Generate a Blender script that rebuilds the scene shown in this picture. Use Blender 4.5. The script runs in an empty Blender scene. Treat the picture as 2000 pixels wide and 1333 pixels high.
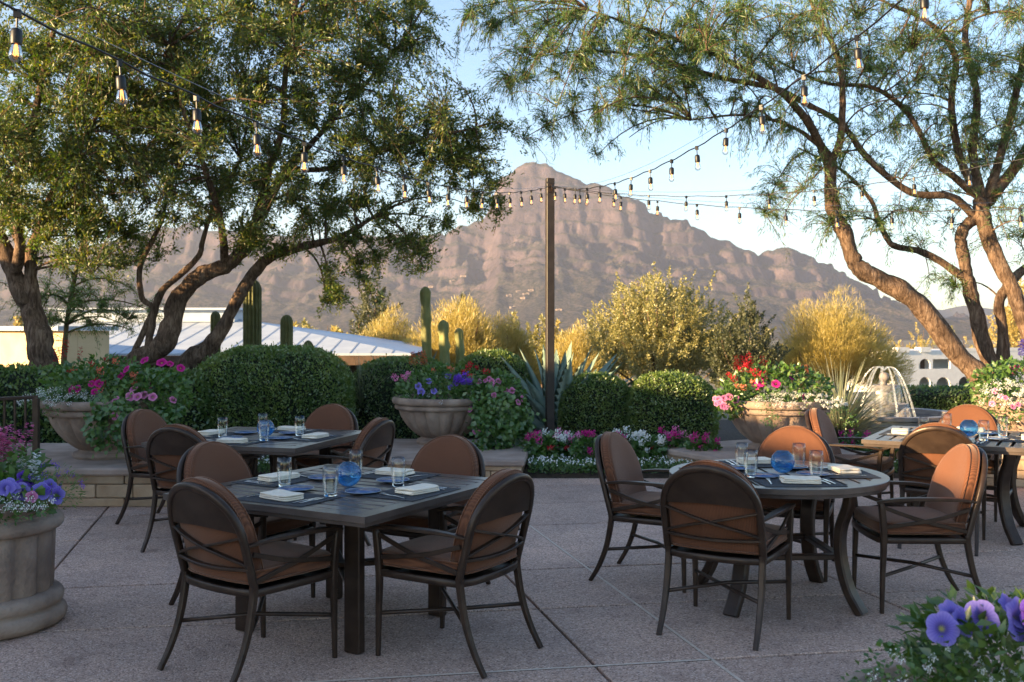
import bpy, math, random
import numpy as np
from mathutils import Vector, Matrix
random.seed(7)
RNG = np.random.default_rng(11)
SC = bpy.context.scene
COL = SC.collection
# ------------------------------------------------------------------ camera
F, VH, H, UC = 1950.0, 643.0, 1.57, 1000.0      # focal length (px of the 2000 px photo), horizon row, eye height
cam = bpy.data.cameras.new('camera'); camo = bpy.data.objects.new('camera', cam); COL.objects.link(camo)
camo.location = (0, 0, H); camo.rotation_euler = (math.pi/2, 0, 0)
cam.sensor_width = 36; cam.lens = 36*F/2000; cam.shift_y = -(666.5-VH)/2000
cam.clip_start = 0.1; cam.clip_end = 15000
cam.dof.use_dof = True; cam.dof.focus_distance = 5.6; cam.dof.aperture_fstop = 5.6
SC.camera = camo
# ------------------------------------------------------------------ sky, sun, exposure
SUN_EL, SUN_AHEAD = 10.0, -25.0         # low evening sun from the left, somewhat behind the camera
wd = bpy.data.worlds.new('World'); SC.world = wd; wd.use_nodes = True
wn = wd.node_tree.nodes; wl = wd.node_tree.links
sky = wn.new('ShaderNodeTexSky'); sky.sky_type = 'NISHITA'; sky.sun_disc = False
sky.sun_elevation = math.radians(SUN_EL); sky.sun_rotation = math.radians(-90+SUN_AHEAD)
sky.altitude = 300; sky.air_density = 1.0; sky.dust_density = 0.4; sky.ozone_density = 2.4
bg = wn['Background']; bg.inputs[1].default_value = 0.085
wl.new(sky.outputs[0], bg.inputs[0])
sl = bpy.data.lights.new('sun', 'SUN'); sl.energy = 5.0; sl.angle = math.radians(0.6); sl.color = (1.0, 0.70, 0.36)
so = bpy.data.objects.new('sun', sl); COL.objects.link(so)
_e, _a = math.radians(SUN_EL), math.radians(SUN_AHEAD)
TOSUN = Vector((-math.cos(_e)*math.cos(_a), math.cos(_e)*math.sin(_a), math.sin(_e)))
so.rotation_euler = TOSUN.to_track_quat('Z', 'Y').to_euler(); so.location = TOSUN*40
SC.view_settings.view_transform = 'Standard'; SC.view_settings.look = 'None'
SC.view_settings.exposure = 2.25; SC.view_settings.gamma = 1.0
cy = SC.cycles
cy.max_bounces = 7; cy.diffuse_bounces = 3; cy.glossy_bounces = 3; cy.transmission_bounces = 7; cy.transparent_max_bounces = 10
cy.volume_bounces = 0; cy.caustics_reflective = False; cy.caustics_refractive = False; cy.sample_clamp_indirect = 4
cy.use_denoising = True

# ------------------------------------------------------------------ helpers
def Wp(u, v, d): return np.array([(u-UC)/F*d, d, H+(VH-v)/F*d])
def Gp(u, v, z=0.0):
    s = (H-z)/(v-VH); return np.array([(u-UC)*s, F*s, z])

def tag(o, label=None, cat=None, group=None, kind=None):
    if label: o['label'] = label
    if cat: o['category'] = cat
    if group: o['group'] = group
    if kind: o['kind'] = kind
    return o
def thing(name, label, cat, loc=(0,0,0), rz=0.0, group=None, kind=None):
    o = bpy.data.objects.new(name, None); COL.objects.link(o); o.empty_display_size = 0.1
    o.location = loc; o.rotation_euler = (0, 0, rz)
    return tag(o, label, cat, group, kind)
def part(name, me, mat=None, parent=None, loc=(0,0,0), rot=(0,0,0), scale=None):
    o = bpy.data.objects.new(name, me); COL.objects.link(o)
    if mat is not None and len(me.materials) == 0: me.materials.append(mat)
    o.location = loc; o.rotation_euler = rot
    if scale is not None: o.scale = (scale,)*3 if np.isscalar(scale) else scale
    if parent is not None: o.parent = parent
    return o
def copy_tree(o, parent=None):
    c = o.copy(); COL.objects.link(c)
    if parent is not None: c.parent = parent
    for ch in list(o.children): copy_tree(ch, c)
    return c

def mesh_tri(name, V, T, mat=None, smooth=False):
    V = np.asarray(V, np.float32).reshape(-1, 3); T = np.asarray(T, np.int32)
    k = T.shape[1]
    me = bpy.data.meshes.new(name)
    me.vertices.add(len(V)); me.vertices.foreach_set('co', V.ravel())
    me.loops.add(T.size); me.loops.foreach_set('vertex_index', T.ravel())
    me.polygons.add(len(T)); me.polygons.foreach_set('loop_start', np.arange(0, T.size, k, dtype=np.int32))
    me.polygons.foreach_set('loop_total', np.full(len(T), k, np.int32))
    if smooth: me.polygons.foreach_set('use_smooth', np.ones(len(T), bool))
    me.update(calc_edges=True)
    if mat is not None: me.materials.append(mat)
    return me

class MB:
    """collects shapes into one mesh"""
    def __init__(s): s.v = []; s.f = []; s.n = 0
    def add(s, V, Fs):
        V = np.asarray(V, float).reshape(-1, 3); b = s.n
        s.v.append(V); s.n += len(V)
        for f in Fs: s.f.append([i+b for i in f])
        return s
    def box(s, c, d, rz=0.0, taper=1.0):
        x, y, z = [q/2 for q in d]
        V = np.array([[-x,-y,-z],[x,-y,-z],[x,y,-z],[-x,y,-z],[-x*taper,-y*taper,z],[x*taper,-y*taper,z],[x*taper,y*taper,z],[-x*taper,y*taper,z]])
        if rz:
            ca, sa = math.cos(rz), math.sin(rz); V = V @ np.array([[ca,sa,0],[-sa,ca,0],[0,0,1]])
        return s.add(V+np.array(c), [(0,3,2,1),(4,5,6,7),(0,1,5,4),(1,2,6,5),(2,3,7,6),(3,0,4,7)])
    def bbox(s, c, d, bev=0.006, rz=0.0):
        """box with chamfered vertical and top edges"""
        x, y, z = d[0]/2, d[1]/2, d[2]/2; b = min(bev, x*.9, y*.9, z*.9)
        def ring(ix, zz):
            return [(-x+ix,-y+ix+b,zz),(-x+ix+b,-y+ix,zz),(x-ix-b,-y+ix,zz),(x-ix,-y+ix+b,zz),(x-ix,y-ix-b,zz),(x-ix-b,y-ix,zz),(-x+ix+b,y-ix,zz),(-x+ix,y-ix-b,zz)]
        V = np.array(ring(b*.7,-z)+ring(0,-z+b)+ring(0,z-b)+ring(b*.7,z))
        if rz:
            ca, sa = math.cos(rz), math.sin(rz); V = V @ np.array([[ca,sa,0],[-sa,ca,0],[0,0,1]])
        Fs = [tuple(range(7,-1,-1)), tuple(range(24,32))]
        for r in range(3):
            for i in range(8): Fs.append((r*8+i, r*8+(i+1)%8, r*8+8+(i+1)%8, r*8+8+i))
        return s.add(V+np.array(c), Fs)
    def sweep(s, pts, prof, scale=None, up=(0,0,1), closed=False):
        """sweep a 2D profile (a along the side, b along the normal) along points"""
        P = np.asarray(pts, float); n = len(P); prof = np.asarray(prof, float); k = len(prof)
        T = np.gradient(P, axis=0)
        if closed: T = np.roll(P,-1,0)-np.roll(P,1,0)
        T /= np.linalg.norm(T, axis=1)[:,None]+1e-12
        up = np.asarray(up, float); U = np.broadcast_to(up, P.shape) if up.ndim == 1 else up
        S = np.cross(T, U); l = np.linalg.norm(S, axis=1); bad = l < 1e-3
        S[bad] = np.cross(T[bad], np.array([0,1,0.])); S /= np.linalg.norm(S, axis=1)[:,None]+1e-12
        N = np.cross(S, T)
        sc = np.ones(n) if scale is None else np.asarray(scale, float)
        V = P[:,None,:]+sc[:,None,None]*(prof[None,:,0,None]*S[:,None,:]+prof[None,:,1,None]*N[:,None,:])
        Fs = []
        for i in range(n if closed else n-1):
            j = (i+1) % n
            for q in range(k): Fs.append((i*k+q, i*k+(q+1)%k, j*k+(q+1)%k, j*k+q))
        if not closed: Fs += [tuple(range(k-1,-1,-1)), tuple((n-1)*k+q for q in range(k))]
        return s.add(V.reshape(-1,3), Fs)
    def tube(s, pts, r, sides=8, up=(0,0,1), closed=False):
        a = np.arange(sides)*2*math.pi/sides
        r = np.broadcast_to(np.asarray(r, float), (len(pts),))
        return s.sweep(pts, np.c_[np.cos(a), np.sin(a)], r, up, closed)
    def bar(s, p0, p1, w, h, up=(0,0,1)):
        return s.sweep([p0, p1], rectp(w, h), None, up)
    def lathe(s, prof, seg=32, mod=None, cap=True, c=(0,0,0)):
        prof = np.asarray(prof, float); n = len(prof); a = np.arange(seg)*2*math.pi/seg
        R = np.repeat(prof[:,0][:,None], seg, 1)
        if mod is not None: R = R*mod(prof, a)
        V = np.stack([R*np.cos(a), R*np.sin(a), np.repeat(prof[:,1][:,None], seg, 1)], -1)+np.array(c)
        Fs = [(i*seg+q, i*seg+(q+1)%seg, (i+1)*seg+(q+1)%seg, (i+1)*seg+q) for i in range(n-1) for q in range(seg)]
        if cap: Fs += [tuple(range(seg-1,-1,-1)), tuple((n-1)*seg+q for q in range(seg))]
        return s.add(V.reshape(-1,3), Fs)
    def mesh(s, name, mat=None, smooth=False, auto=None):
        me = bpy.data.meshes.new(name); me.from_pydata(np.concatenate(s.v).tolist(), [], s.f)
        if smooth or auto:
            me.polygons.foreach_set('use_smooth', [True]*len(me.polygons))
            if auto: me.set_sharp_from_angle(angle=math.radians(auto))
        me.update()
        if mat is not None: me.materials.append(mat)
        return me
def rectp(w, h, b=0.18):
    x, y = w/2, h/2; c = min(x, y)*b*2
    return [(-x+c,-y),(x-c,-y),(x,-y+c),(x,y-c),(x-c,y),(-x+c,y),(-x,y-c),(-x,-y+c)]
def catmull(P, m=6):
    P = np.asarray(P, float)
    Q = np.vstack([2*P[0]-P[1], P, 2*P[-1]-P[-2]]); out = []
    for i in range(1, len(Q)-2):
        t = np.linspace(0, 1, m, endpoint=False)[:,None]
        a, b, c, d = Q[i-1], Q[i], Q[i+1], Q[i+2]
        out.append(.5*((2*b)+(c-a)*t+(2*a-5*b+4*c-d)*t**2+(3*b-a-3*c+d)*t**3))
    out.append(P[-1][None]); return np.vstack(out)

# value noise
_T = np.random.default_rng(3).random((256, 256))
def vnoise(x, y):
    xi = np.floor(x).astype(int); yi = np.floor(y).astype(int); fx = x-xi; fy = y-yi
    fx = fx*fx*(3-2*fx); fy = fy*fy*(3-2*fy)
    g = lambda a, b: _T[a & 255, b & 255]
    return (g(xi,yi)*(1-fx)+g(xi+1,yi)*fx)*(1-fy)+(g(xi,yi+1)*(1-fx)+g(xi+1,yi+1)*fx)*fy
def fbm(x, y, o=5, ridge=False):
    s = 0; a = 1; t = 0
    for i in range(o):
        n = vnoise(x*2**i+17*i, y*2**i+31*i)
        if ridge: n = 1-abs(2*n-1)
        s = s+a*n; t += a; a *= .5
    return s/t

# ------------------------------------------------------------------ materials
def _mat(name):
    m = bpy.data.materials.new(name); m.use_nodes = True
    nt = m.node_tree; return m, nt.nodes, nt.links, nt.nodes['Principled BSDF']
def pmat(name, c1, c2=None, scale=8, rough=.6, metal=0, spec=.5, bump=0, bscale=None, detail=5, objrand=0, c3=None, coat=0, sheen=0, trans=0, ior=1.45, stretch=None):
    m, n, l, b = _mat(name)
    b.inputs['Roughness'].default_value = rough; b.inputs['Metallic'].default_value = metal
    b.inputs['Specular IOR Level'].default_value = spec; b.inputs['Coat Weight'].default_value = coat
    b.inputs['Sheen Weight'].default_value = sheen; b.inputs['Transmission Weight'].default_value = trans; b.inputs['IOR'].default_value = ior
    b.inputs['Base Color'].default_value = (*c1, 1)
    tc = n.new('ShaderNodeTexCoord'); src = tc.outputs['Object']
    if stretch is not None:
        mp = n.new('ShaderNodeMapping'); mp.inputs['Scale'].default_value = stretch; l.new(src, mp.inputs[0]); src = mp.outputs[0]
    if objrand:
        oi = n.new('ShaderNodeObjectInfo'); va = n.new('ShaderNodeVectorMath'); va.operation = 'MULTIPLY_ADD'
        cb = n.new('ShaderNodeCombineXYZ')
        for k in range(3): l.new(oi.outputs['Random'], cb.inputs[k])
        va.inputs[1].default_value = (37, 53, 11); l.new(cb.outputs[0], va.inputs[0]); l.new(src, va.inputs[2]); src = va.outputs[0]
    col = None
    if c2 is not None:
        nz = n.new('ShaderNodeTexNoise'); nz.inputs['Scale'].default_value = scale; nz.inputs['Detail'].default_value = detail
        l.new(src, nz.inputs['Vector'])
        rp = n.new('ShaderNodeValToRGB'); e = rp.color_ramp.elements
        e[0].position = .36; e[0].color = (*c1, 1); e[1].position = .64; e[1].color = (*c2, 1)
        if c3 is not None: q = e.new(.5); q.color = (*c3, 1)
        l.new(nz.outputs['Fac'], rp.inputs[0]); col = rp.outputs[0]
    if objrand:
        hs = n.new('ShaderNodeHueSaturation'); oi2 = n.new('ShaderNodeObjectInfo')
        mr = n.new('ShaderNodeMapRange'); mr.inputs['To Min'].default_value = 1-objrand; mr.inputs['To Max'].default_value = 1+objrand
        l.new(oi2.outputs['Random'], mr.inputs[0]); l.new(mr.outputs[0], hs.inputs['Value'])
        if col is not None: l.new(col, hs.inputs['Color'])
        else: hs.inputs['Color'].default_value = (*c1, 1)
        col = hs.outputs[0]
    if col is not None: l.new(col, b.inputs['Base Color'])
    if bump:
        bn = n.new('ShaderNodeTexNoise'); bn.inputs['Scale'].default_value = bscale or scale*4; bn.inputs['Detail'].default_value = 4
        l.new(src, bn.inputs['Vector'])
        bp = n.new('ShaderNodeBump'); bp.inputs['Strength'].default_value = bump; bp.inputs['Distance'].default_value = .02
        l.new(bn.outputs['Fac'], bp.inputs['Height']); l.new(bp.outputs[0], b.inputs['Normal'])
    return m
def leafmat(name, cols, trans=.35, rough=.5, gloss=.06, vary=0):
    m, n, l, b = _mat(name); n.remove(b)
    g = n.new('ShaderNodeNewGeometry'); rp = n.new('ShaderNodeValToRGB'); e = rp.color_ramp.elements
    while len(e) < len(cols): e.new(.5)
    for i, c in enumerate(cols): e[i].position = i/(len(cols)-1); e[i].color = (*c, 1)
    if vary:
        tc = n.new('ShaderNodeTexCoord'); nz = n.new('ShaderNodeTexNoise'); nz.inputs['Scale'].default_value = vary; nz.inputs['Detail'].default_value = 3; l.new(tc.outputs['Object'], nz.inputs['Vector'])
        ma = n.new('ShaderNodeMath'); ma.operation = 'MULTIPLY_ADD'; ma.inputs[1].default_value = 2.2; ma.inputs[2].default_value = -1.1; l.new(nz.outputs['Fac'], ma.inputs[0])
        mb_ = n.new('ShaderNodeMath'); mb_.operation = 'MULTIPLY_ADD'; mb_.inputs[1].default_value = .6; l.new(g.outputs['Random Per Island'], mb_.inputs[0]); 
        mc = n.new('ShaderNodeMath'); mc.operation = 'ADD'; mc.inputs[1].default_value = .2; l.new(ma.outputs[0], mc.inputs[0]); l.new(mc.outputs[0], mb_.inputs[2]); l.new(mb_.outputs[0], rp.inputs[0])
    else: l.new(g.outputs['Random Per Island'], rp.inputs[0])
    d = n.new('ShaderNodeBsdfDiffuse'); t = n.new('ShaderNodeBsdfTranslucent'); x = n.new('ShaderNodeMixShader'); x.inputs[0].default_value = trans
    hs = n.new('ShaderNodeHueSaturation'); hs.inputs['Saturation'].default_value = 1.15; hs.inputs['Value'].default_value = 1.25
    l.new(rp.outputs[0], d.inputs[0]); l.new(rp.outputs[0], hs.inputs['Color']); l.new(hs.outputs[0], t.inputs[0])
    l.new(d.outputs[0], x.inputs[1]); l.new(t.outputs[0], x.inputs[2])
    gl = n.new('ShaderNodeBsdfGlossy'); gl.inputs['Roughness'].default_value = rough; y = n.new('ShaderNodeMixShader'); y.inputs[0].default_value = gloss
    l.new(x.outputs[0], y.inputs[1]); l.new(gl.outputs[0], y.inputs[2]); l.new(y.outputs[0], n['Material Output'].inputs[0])
    return m
def fabric(name):
    m, n, l, b = _mat(name)
    tc = n.new('ShaderNodeTexCoord'); w = n.new('ShaderNodeTexWave'); w.inputs['Scale'].default_value = 42; w.inputs['Distortion'].default_value = 1.2
    w.inputs['Detail'].default_value = 2; w.inputs['Detail Scale'].default_value = 3; w.bands_direction = 'X'
    l.new(tc.outputs['Object'], w.inputs['Vector'])
    nz = n.new('ShaderNodeTexNoise'); nz.inputs['Scale'].default_value = 7; l.new(tc.outputs['Object'], nz.inputs['Vector'])
    r1 = n.new('ShaderNodeValToRGB'); e = r1.color_ramp.elements; e[0].color = (.088,.031,.014,1); e[1].color = (.175,.066,.030,1)
    l.new(w.outputs['Fac'], r1.inputs[0])
    mx = n.new('ShaderNodeMixRGB'); mx.blend_type = 'MULTIPLY'; mx.inputs[0].default_value = .5
    l.new(r1.outputs[0], mx.inputs[1]); r2 = n.new('ShaderNodeValToRGB'); r2.color_ramp.elements[0].color = (.6,.6,.6,1); r2.color_ramp.elements[1].color = (1.1,1.1,1.1,1)
    l.new(nz.outputs['Fac'], r2.inputs[0]); l.new(r2.outputs[0], mx.inputs[2]); l.new(mx.outputs[0], b.inputs['Base Color'])
    b.inputs['Roughness'].default_value = .75; b.inputs['Sheen Weight'].default_value = .35; b.inputs['Sheen Roughness'].default_value = .45
    b.inputs['Sheen Tint'].default_value = (1,.75,.6,1); b.inputs['Specular IOR Level'].default_value = .25
    bp = n.new('ShaderNodeBump'); bp.inputs['Strength'].default_value = .25; bp.inputs['Distance'].default_value = .004
    l.new(w.outputs['Fac'], bp.inputs['Height']); l.new(bp.outputs[0], b.inputs['Normal'])
    return m
def thin_glass(name, tint=(1,1,1), fac=.12):
    m, n, l, b = _mat(name); n.remove(b)
    t = n.new('ShaderNodeBsdfTransparent'); t.inputs[0].default_value = (*tint, 1)
    g = n.new('ShaderNodeBsdfGlossy'); g.inputs['Roughness'].default_value = .03
    lw = n.new('ShaderNodeLayerWeight'); lw.inputs[0].default_value = .35
    mp = n.new('ShaderNodeMath'); mp.operation = 'MULTIPLY_ADD'; mp.inputs[1].default_value = .55; mp.inputs[2].default_value = fac
    l.new(lw.outputs['Fresnel'], mp.inputs[0])
    x = n.new('ShaderNodeMixShader'); l.new(mp.outputs[0], x.inputs[0]); l.new(t.outputs[0], x.inputs[1]); l.new(g.outputs[0], x.inputs[2])
    l.new(x.outputs[0], n['Material Output'].inputs[0]); return m
def emit(name, c, s):
    m, n, l, b = _mat(name); b.inputs['Emission Color'].default_value = (*c, 1); b.inputs['Emission Strength'].default_value = s
    b.inputs['Base Color'].default_value = (*c, 1)
    m.cycles.emission_sampling = 'NONE'; return m
def concrete(name, objrand=.06):
    """exposed aggregate: small light and dark stones in a pinkish paste"""
    m, n, l, b = _mat(name)
    tc = n.new('ShaderNodeTexCoord')
    vo = n.new('ShaderNodeTexVoronoi'); vo.inputs['Scale'].default_value = 130; l.new(tc.outputs['Object'], vo.inputs['Vector'])
    r = n.new('ShaderNodeValToRGB'); e = r.color_ramp.elements
    for k in range(4): e.new(.5)
    for i, (p, c) in enumerate([(0,(.19,.128,.105)),(.22,(.40,.285,.225)),(.45,(.50,.36,.285)),(.7,(.60,.445,.355)),(.86,(.42,.315,.27)),(1,(.76,.62,.52))]): e[i].position = p; e[i].color = (*c,1)
    sx = n.new('ShaderNodeSeparateColor'); l.new(vo.outputs['Color'], sx.inputs[0]); l.new(sx.outputs[0], r.inputs[0])
    nz = n.new('ShaderNodeTexNoise'); nz.inputs['Scale'].default_value = 1.1; nz.inputs['Detail'].default_value = 6; l.new(tc.outputs['Object'], nz.inputs['Vector'])
    r2 = n.new('ShaderNodeValToRGB'); e2 = r2.color_ramp.elements; e2[0].position = .34; e2[0].color = (.80,.76,.76,1); e2[1].position = .7; e2[1].color = (1.2,1.1,1.05,1)
    l.new(nz.outputs['Fac'], r2.inputs[0])
    mx = n.new('ShaderNodeMixRGB'); mx.blend_type = 'MULTIPLY'; mx.inputs[0].default_value = 1; l.new(r.outputs[0], mx.inputs[1]); l.new(r2.outputs[0], mx.inputs[2])
    n3 = n.new('ShaderNodeTexNoise'); n3.inputs['Scale'].default_value = 3.7; n3.inputs['Detail'].default_value = 8; n3.inputs['Roughness'].default_value = .7; l.new(tc.outputs['Object'], n3.inputs['Vector'])
    r3 = n.new('ShaderNodeValToRGB'); e3 = r3.color_ramp.elements; e3[0].position = .30; e3[0].color = (.62,.58,.58,1); e3[1].position = .46; e3[1].color = (1,1,1,1); l.new(n3.outputs['Fac'], r3.inputs[0])
    m3 = n.new('ShaderNodeMixRGB'); m3.blend_type = 'MULTIPLY'; m3.inputs[0].default_value = .85; l.new(mx.outputs[0], m3.inputs[1]); l.new(r3.outputs[0], m3.inputs[2])
    hs = n.new('ShaderNodeHueSaturation'); oi = n.new('ShaderNodeObjectInfo'); mr = n.new('ShaderNodeMapRange'); mr.inputs['To Min'].default_value = 1-objrand; mr.inputs['To Max'].default_value = 1+objrand
    l.new(oi.outputs['Random'], mr.inputs[0]); l.new(mr.outputs[0], hs.inputs['Value']); l.new(m3.outputs[0], hs.inputs['Color'])
    l.new(hs.outputs[0], b.inputs['Base Color']); b.inputs['Roughness'].default_value = .72; b.inputs['Specular IOR Level'].default_value = .35
    bp = n.new('ShaderNodeBump'); bp.inputs['Strength'].default_value = .6; bp.inputs['Distance'].default_value = .004; bp.invert = True
    l.new(vo.outputs['Distance'], bp.inputs['Height']); l.new(bp.outputs[0], b.inputs['Normal'])
    return m
def bark_mat(name, c1, c2, c3):
    m, n, l, b = _mat(name); tc = n.new('ShaderNodeTexCoord'); mp = n.new('ShaderNodeMapping'); mp.inputs['Scale'].default_value = (1,1,.22); l.new(tc.outputs['Object'], mp.inputs[0])
    nz = n.new('ShaderNodeTexNoise'); nz.inputs['Scale'].default_value = 26; nz.inputs['Detail'].default_value = 7; nz.inputs['Roughness'].default_value = .65; nz.inputs['Distortion'].default_value = .7; l.new(mp.outputs[0], nz.inputs['Vector'])
    n2 = n.new('ShaderNodeTexNoise'); n2.inputs['Scale'].default_value = 3.5; n2.inputs['Detail'].default_value = 4; l.new(tc.outputs['Object'], n2.inputs['Vector'])
    r = n.new('ShaderNodeValToRGB'); e = r.color_ramp.elements; e.new(.5)
    for q, (p, c) in enumerate(((.36,c1),(.5,c2),(.66,c3))): e[q].position = p; e[q].color = (*c,1)
    l.new(nz.outputs['Fac'], r.inputs[0])
    r2 = n.new('ShaderNodeValToRGB'); r2.color_ramp.elements[0].position = .35; r2.color_ramp.elements[0].color = (.55,.52,.5,1); r2.color_ramp.elements[1].position = .65; r2.color_ramp.elements[1].color = (1.15,1.1,1.05,1); l.new(n2.outputs['Fac'], r2.inputs[0])
    mx = n.new('ShaderNodeMixRGB'); mx.blend_type = 'MULTIPLY'; mx.inputs[0].default_value = 1; l.new(r.outputs[0], mx.inputs[1]); l.new(r2.outputs[0], mx.inputs[2]); l.new(mx.outputs[0], b.inputs['Base Color'])
    bp = n.new('ShaderNodeBump'); bp.inputs['Strength'].default_value = 1; bp.inputs['Distance'].default_value = .045; l.new(nz.outputs['Fac'], bp.inputs['Height']); l.new(bp.outputs[0], b.inputs['Normal'])
    b.inputs['Roughness'].default_value = .9; b.inputs['Specular IOR Level'].default_value = .15; return m
M = {}
M['slab'] = concrete('aggregate_concrete', .15)
M['joint'] = pmat('joint', (.05,.045,.045), (.08,.07,.07), 20, .9)
M['sealant'] = pmat('sealant', (.55,.43,.34), (.66,.54,.44), 30, .7)
M['bronze'] = pmat('bronze_metal', (.032,.019,.013), (.052,.032,.022), 14, .38, .35, .5, .05, 120)
M['fabric'] = fabric('rust_fabric')
M['tabletop'] = pmat('brown_slats', (.068,.052,.045), (.10,.078,.068), 9, .28, 0, .6, .06, 60, objrand=.14)
M['castone'] = pmat('cast_stone', (.21,.15,.118), (.37,.275,.215), 5, .85, 0, .3, .5, 45, c3=(.30,.215,.165))
M['capstone'] = pmat('cap_stone', (.30,.225,.185), (.42,.32,.265), 4, .85, 0, .3, .3, 30)
M['sandstone'] = pmat('sandstone', (.36,.235,.14), (.47,.34,.225), 5, .85, 0, .3, .5, 25, objrand=.22)
M['mortar'] = pmat('mortar', (.12,.09,.07), (.16,.12,.095), 30, .95)
M['soil'] = pmat('soil', (.03,.02,.013), (.06,.04,.026), 18, .95, bump=.5)
M['bark'] = bark_mat('bark', (.07,.045,.032), (.16,.108,.078), (.28,.205,.155))
M['bark_green'] = pmat('bark_olive', (.085,.062,.026), (.19,.135,.075), 7, .9, 0, .2, .9, 18, stretch=(1,1,.4), c3=(.125,.095,.042))
M['glass'] = thin_glass('clear_glass', (.97,.98,.98), .05)
M['glass_base'] = pmat('glass_base', (.9,.95,.95), rough=.03, trans=1, ior=1.35)
def bubble_glass():
    m, n, l, b = _mat('blue_glass'); n.remove(b); tc = n.new('ShaderNodeTexCoord')
    vo = n.new('ShaderNodeTexVoronoi'); vo.inputs['Scale'].default_value = 70; l.new(tc.outputs['Object'], vo.inputs['Vector'])
    nz = n.new('ShaderNodeTexNoise'); nz.inputs['Scale'].default_value = 16; nz.inputs['Detail'].default_value = 4; l.new(tc.outputs['Object'], nz.inputs['Vector'])
    r = n.new('ShaderNodeValToRGB'); e = r.color_ramp.elements; e[0].position = .35; e[0].color = (.12,.42,.82,1); e[1].position = .68; e[1].color = (.50,.82,.97,1); l.new(nz.outputs['Fac'], r.inputs[0])
    t = n.new('ShaderNodeBsdfTransparent'); l.new(r.outputs[0], t.inputs[0])
    d = n.new('ShaderNodeBsdfTranslucent'); d.inputs[0].default_value = (.10,.40,.80,1); g = n.new('ShaderNodeBsdfGlossy'); g.inputs['Roughness'].default_value = .05
    bp = n.new('ShaderNodeBump'); bp.inputs['Strength'].default_value = .5; bp.inputs['Distance'].default_value = .004; l.new(vo.outputs['Distance'], bp.inputs['Height']); l.new(bp.outputs[0], g.inputs['Normal'])
    a = n.new('ShaderNodeMixShader'); a.inputs[0].default_value = .28; l.new(t.outputs[0], a.inputs[1]); l.new(d.outputs[0], a.inputs[2])
    lw = n.new('ShaderNodeLayerWeight'); lw.inputs[0].default_value = .3; l.new(bp.outputs[0], lw.inputs['Normal'])
    mm = n.new('ShaderNodeMath'); mm.operation = 'MULTIPLY_ADD'; mm.inputs[1].default_value = .6; mm.inputs[2].default_value = .08; l.new(lw.outputs['Fresnel'], mm.inputs[0])
    x = n.new('ShaderNodeMixShader'); l.new(mm.outputs[0], x.inputs[0]); l.new(a.outputs[0], x.inputs[1]); l.new(g.outputs[0], x.inputs[2]); l.new(x.outputs[0], n['Material Output'].inputs[0]); return m
M['blue_glass'] = bubble_glass()
M['plate'] = pmat('blue_glaze', (.035,.085,.24), (.06,.13,.33), 12, .15, 0, .6)
M['plate_rim'] = pmat('plate_rim', (.30,.36,.45), rough=.2)
M['napkin'] = pmat('napkin', (.80,.68,.53), (.86,.76,.62), 40, .9, bump=.15, bscale=120)
M['steel'] = pmat('steel', (.55,.55,.56), rough=.2, metal=1)
M['mat'] = pmat('woven_mat', (.018,.02,.026), (.06,.065,.075), 150, .75, bump=.5, bscale=260)
M['post'] = pmat('post_paint', (.022,.015,.011), (.034,.024,.018), 12, .5)
M['black'] = pmat('black_rubber', (.005,.005,.006), rough=.45)
M['bulb'] = thin_glass('bulb_glass', (1,.97,.92), .04)
M['filament'] = emit('filament', (1,.42,.11), .55)
M['leaf_tree'] = leafmat('leaf_tree', [(.042,.095,.022),(.10,.155,.027),(.21,.205,.035)], .5)
M['leaf_feather'] = leafmat('leaf_feather', [(.055,.13,.034),(.10,.185,.042),(.17,.22,.055)], .52)
M['leaf_hedge'] = leafmat('leaf_hedge', [(.06,.12,.022),(.13,.20,.04),(.22,.28,.06)], .32, .4, .08, 3.0)
M['leaf_dark'] = leafmat('leaf_dark', [(.052,.108,.02),(.105,.175,.035),(.175,.235,.055)], .32, .4, .08, 3.0)
M['leaf_flower'] = leafmat('leaf_flower', [(.04,.10,.018),(.08,.165,.03),(.135,.22,.055)], .32, .4, .07, 4.0)
M['leaf_gold'] = leafmat('leaf_gold', [(.34,.27,.07),(.44,.35,.10),(.52,.42,.15)], .42)
M['leaf_sage'] = leafmat('leaf_sage', [(.18,.185,.06),(.30,.275,.09),(.42,.36,.14)], .36)
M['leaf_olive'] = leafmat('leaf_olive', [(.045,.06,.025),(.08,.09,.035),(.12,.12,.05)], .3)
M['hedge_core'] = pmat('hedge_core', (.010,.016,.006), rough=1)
M['agave'] = pmat('agave_skin', (.14,.21,.175), (.24,.31,.25), 5, .5, 0, .4)
M['yucca'] = leafmat('yucca_blades', [(.14,.17,.10),(.22,.24,.15),(.34,.33,.22)], .15)
M['cactus'] = pmat('cactus_skin', (.10,.105,.035), (.16,.16,.06), 6, .7, bump=.3)
M['cactus_totem'] = pmat('totem_cactus_skin', (.16,.17,.055), (.22,.22,.075), 6, .65, bump=.2)
def petal(name, c, c2=None): return leafmat(name, [c, c2 or tuple(min(1,q*1.25) for q in c)], .3, .6, .02)
PET = dict(pink=petal('petal_pink',(.62,.16,.36),(.75,.30,.50)), magenta=petal('petal_magenta',(.50,.02,.20),(.62,.05,.30)), red=petal('petal_red',(.42,.012,.03),(.55,.03,.05)),
  coral=petal('petal_coral',(.70,.16,.09),(.75,.26,.18)), white=petal('petal_white',(.74,.74,.70),(.82,.82,.80)), violet=petal('petal_violet',(.16,.05,.52),(.24,.12,.62)),
  lilac=petal('petal_lilac',(.20,.16,.60),(.33,.27,.72)), yellow=petal('petal_yellow',(.7,.5,.1)))

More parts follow.
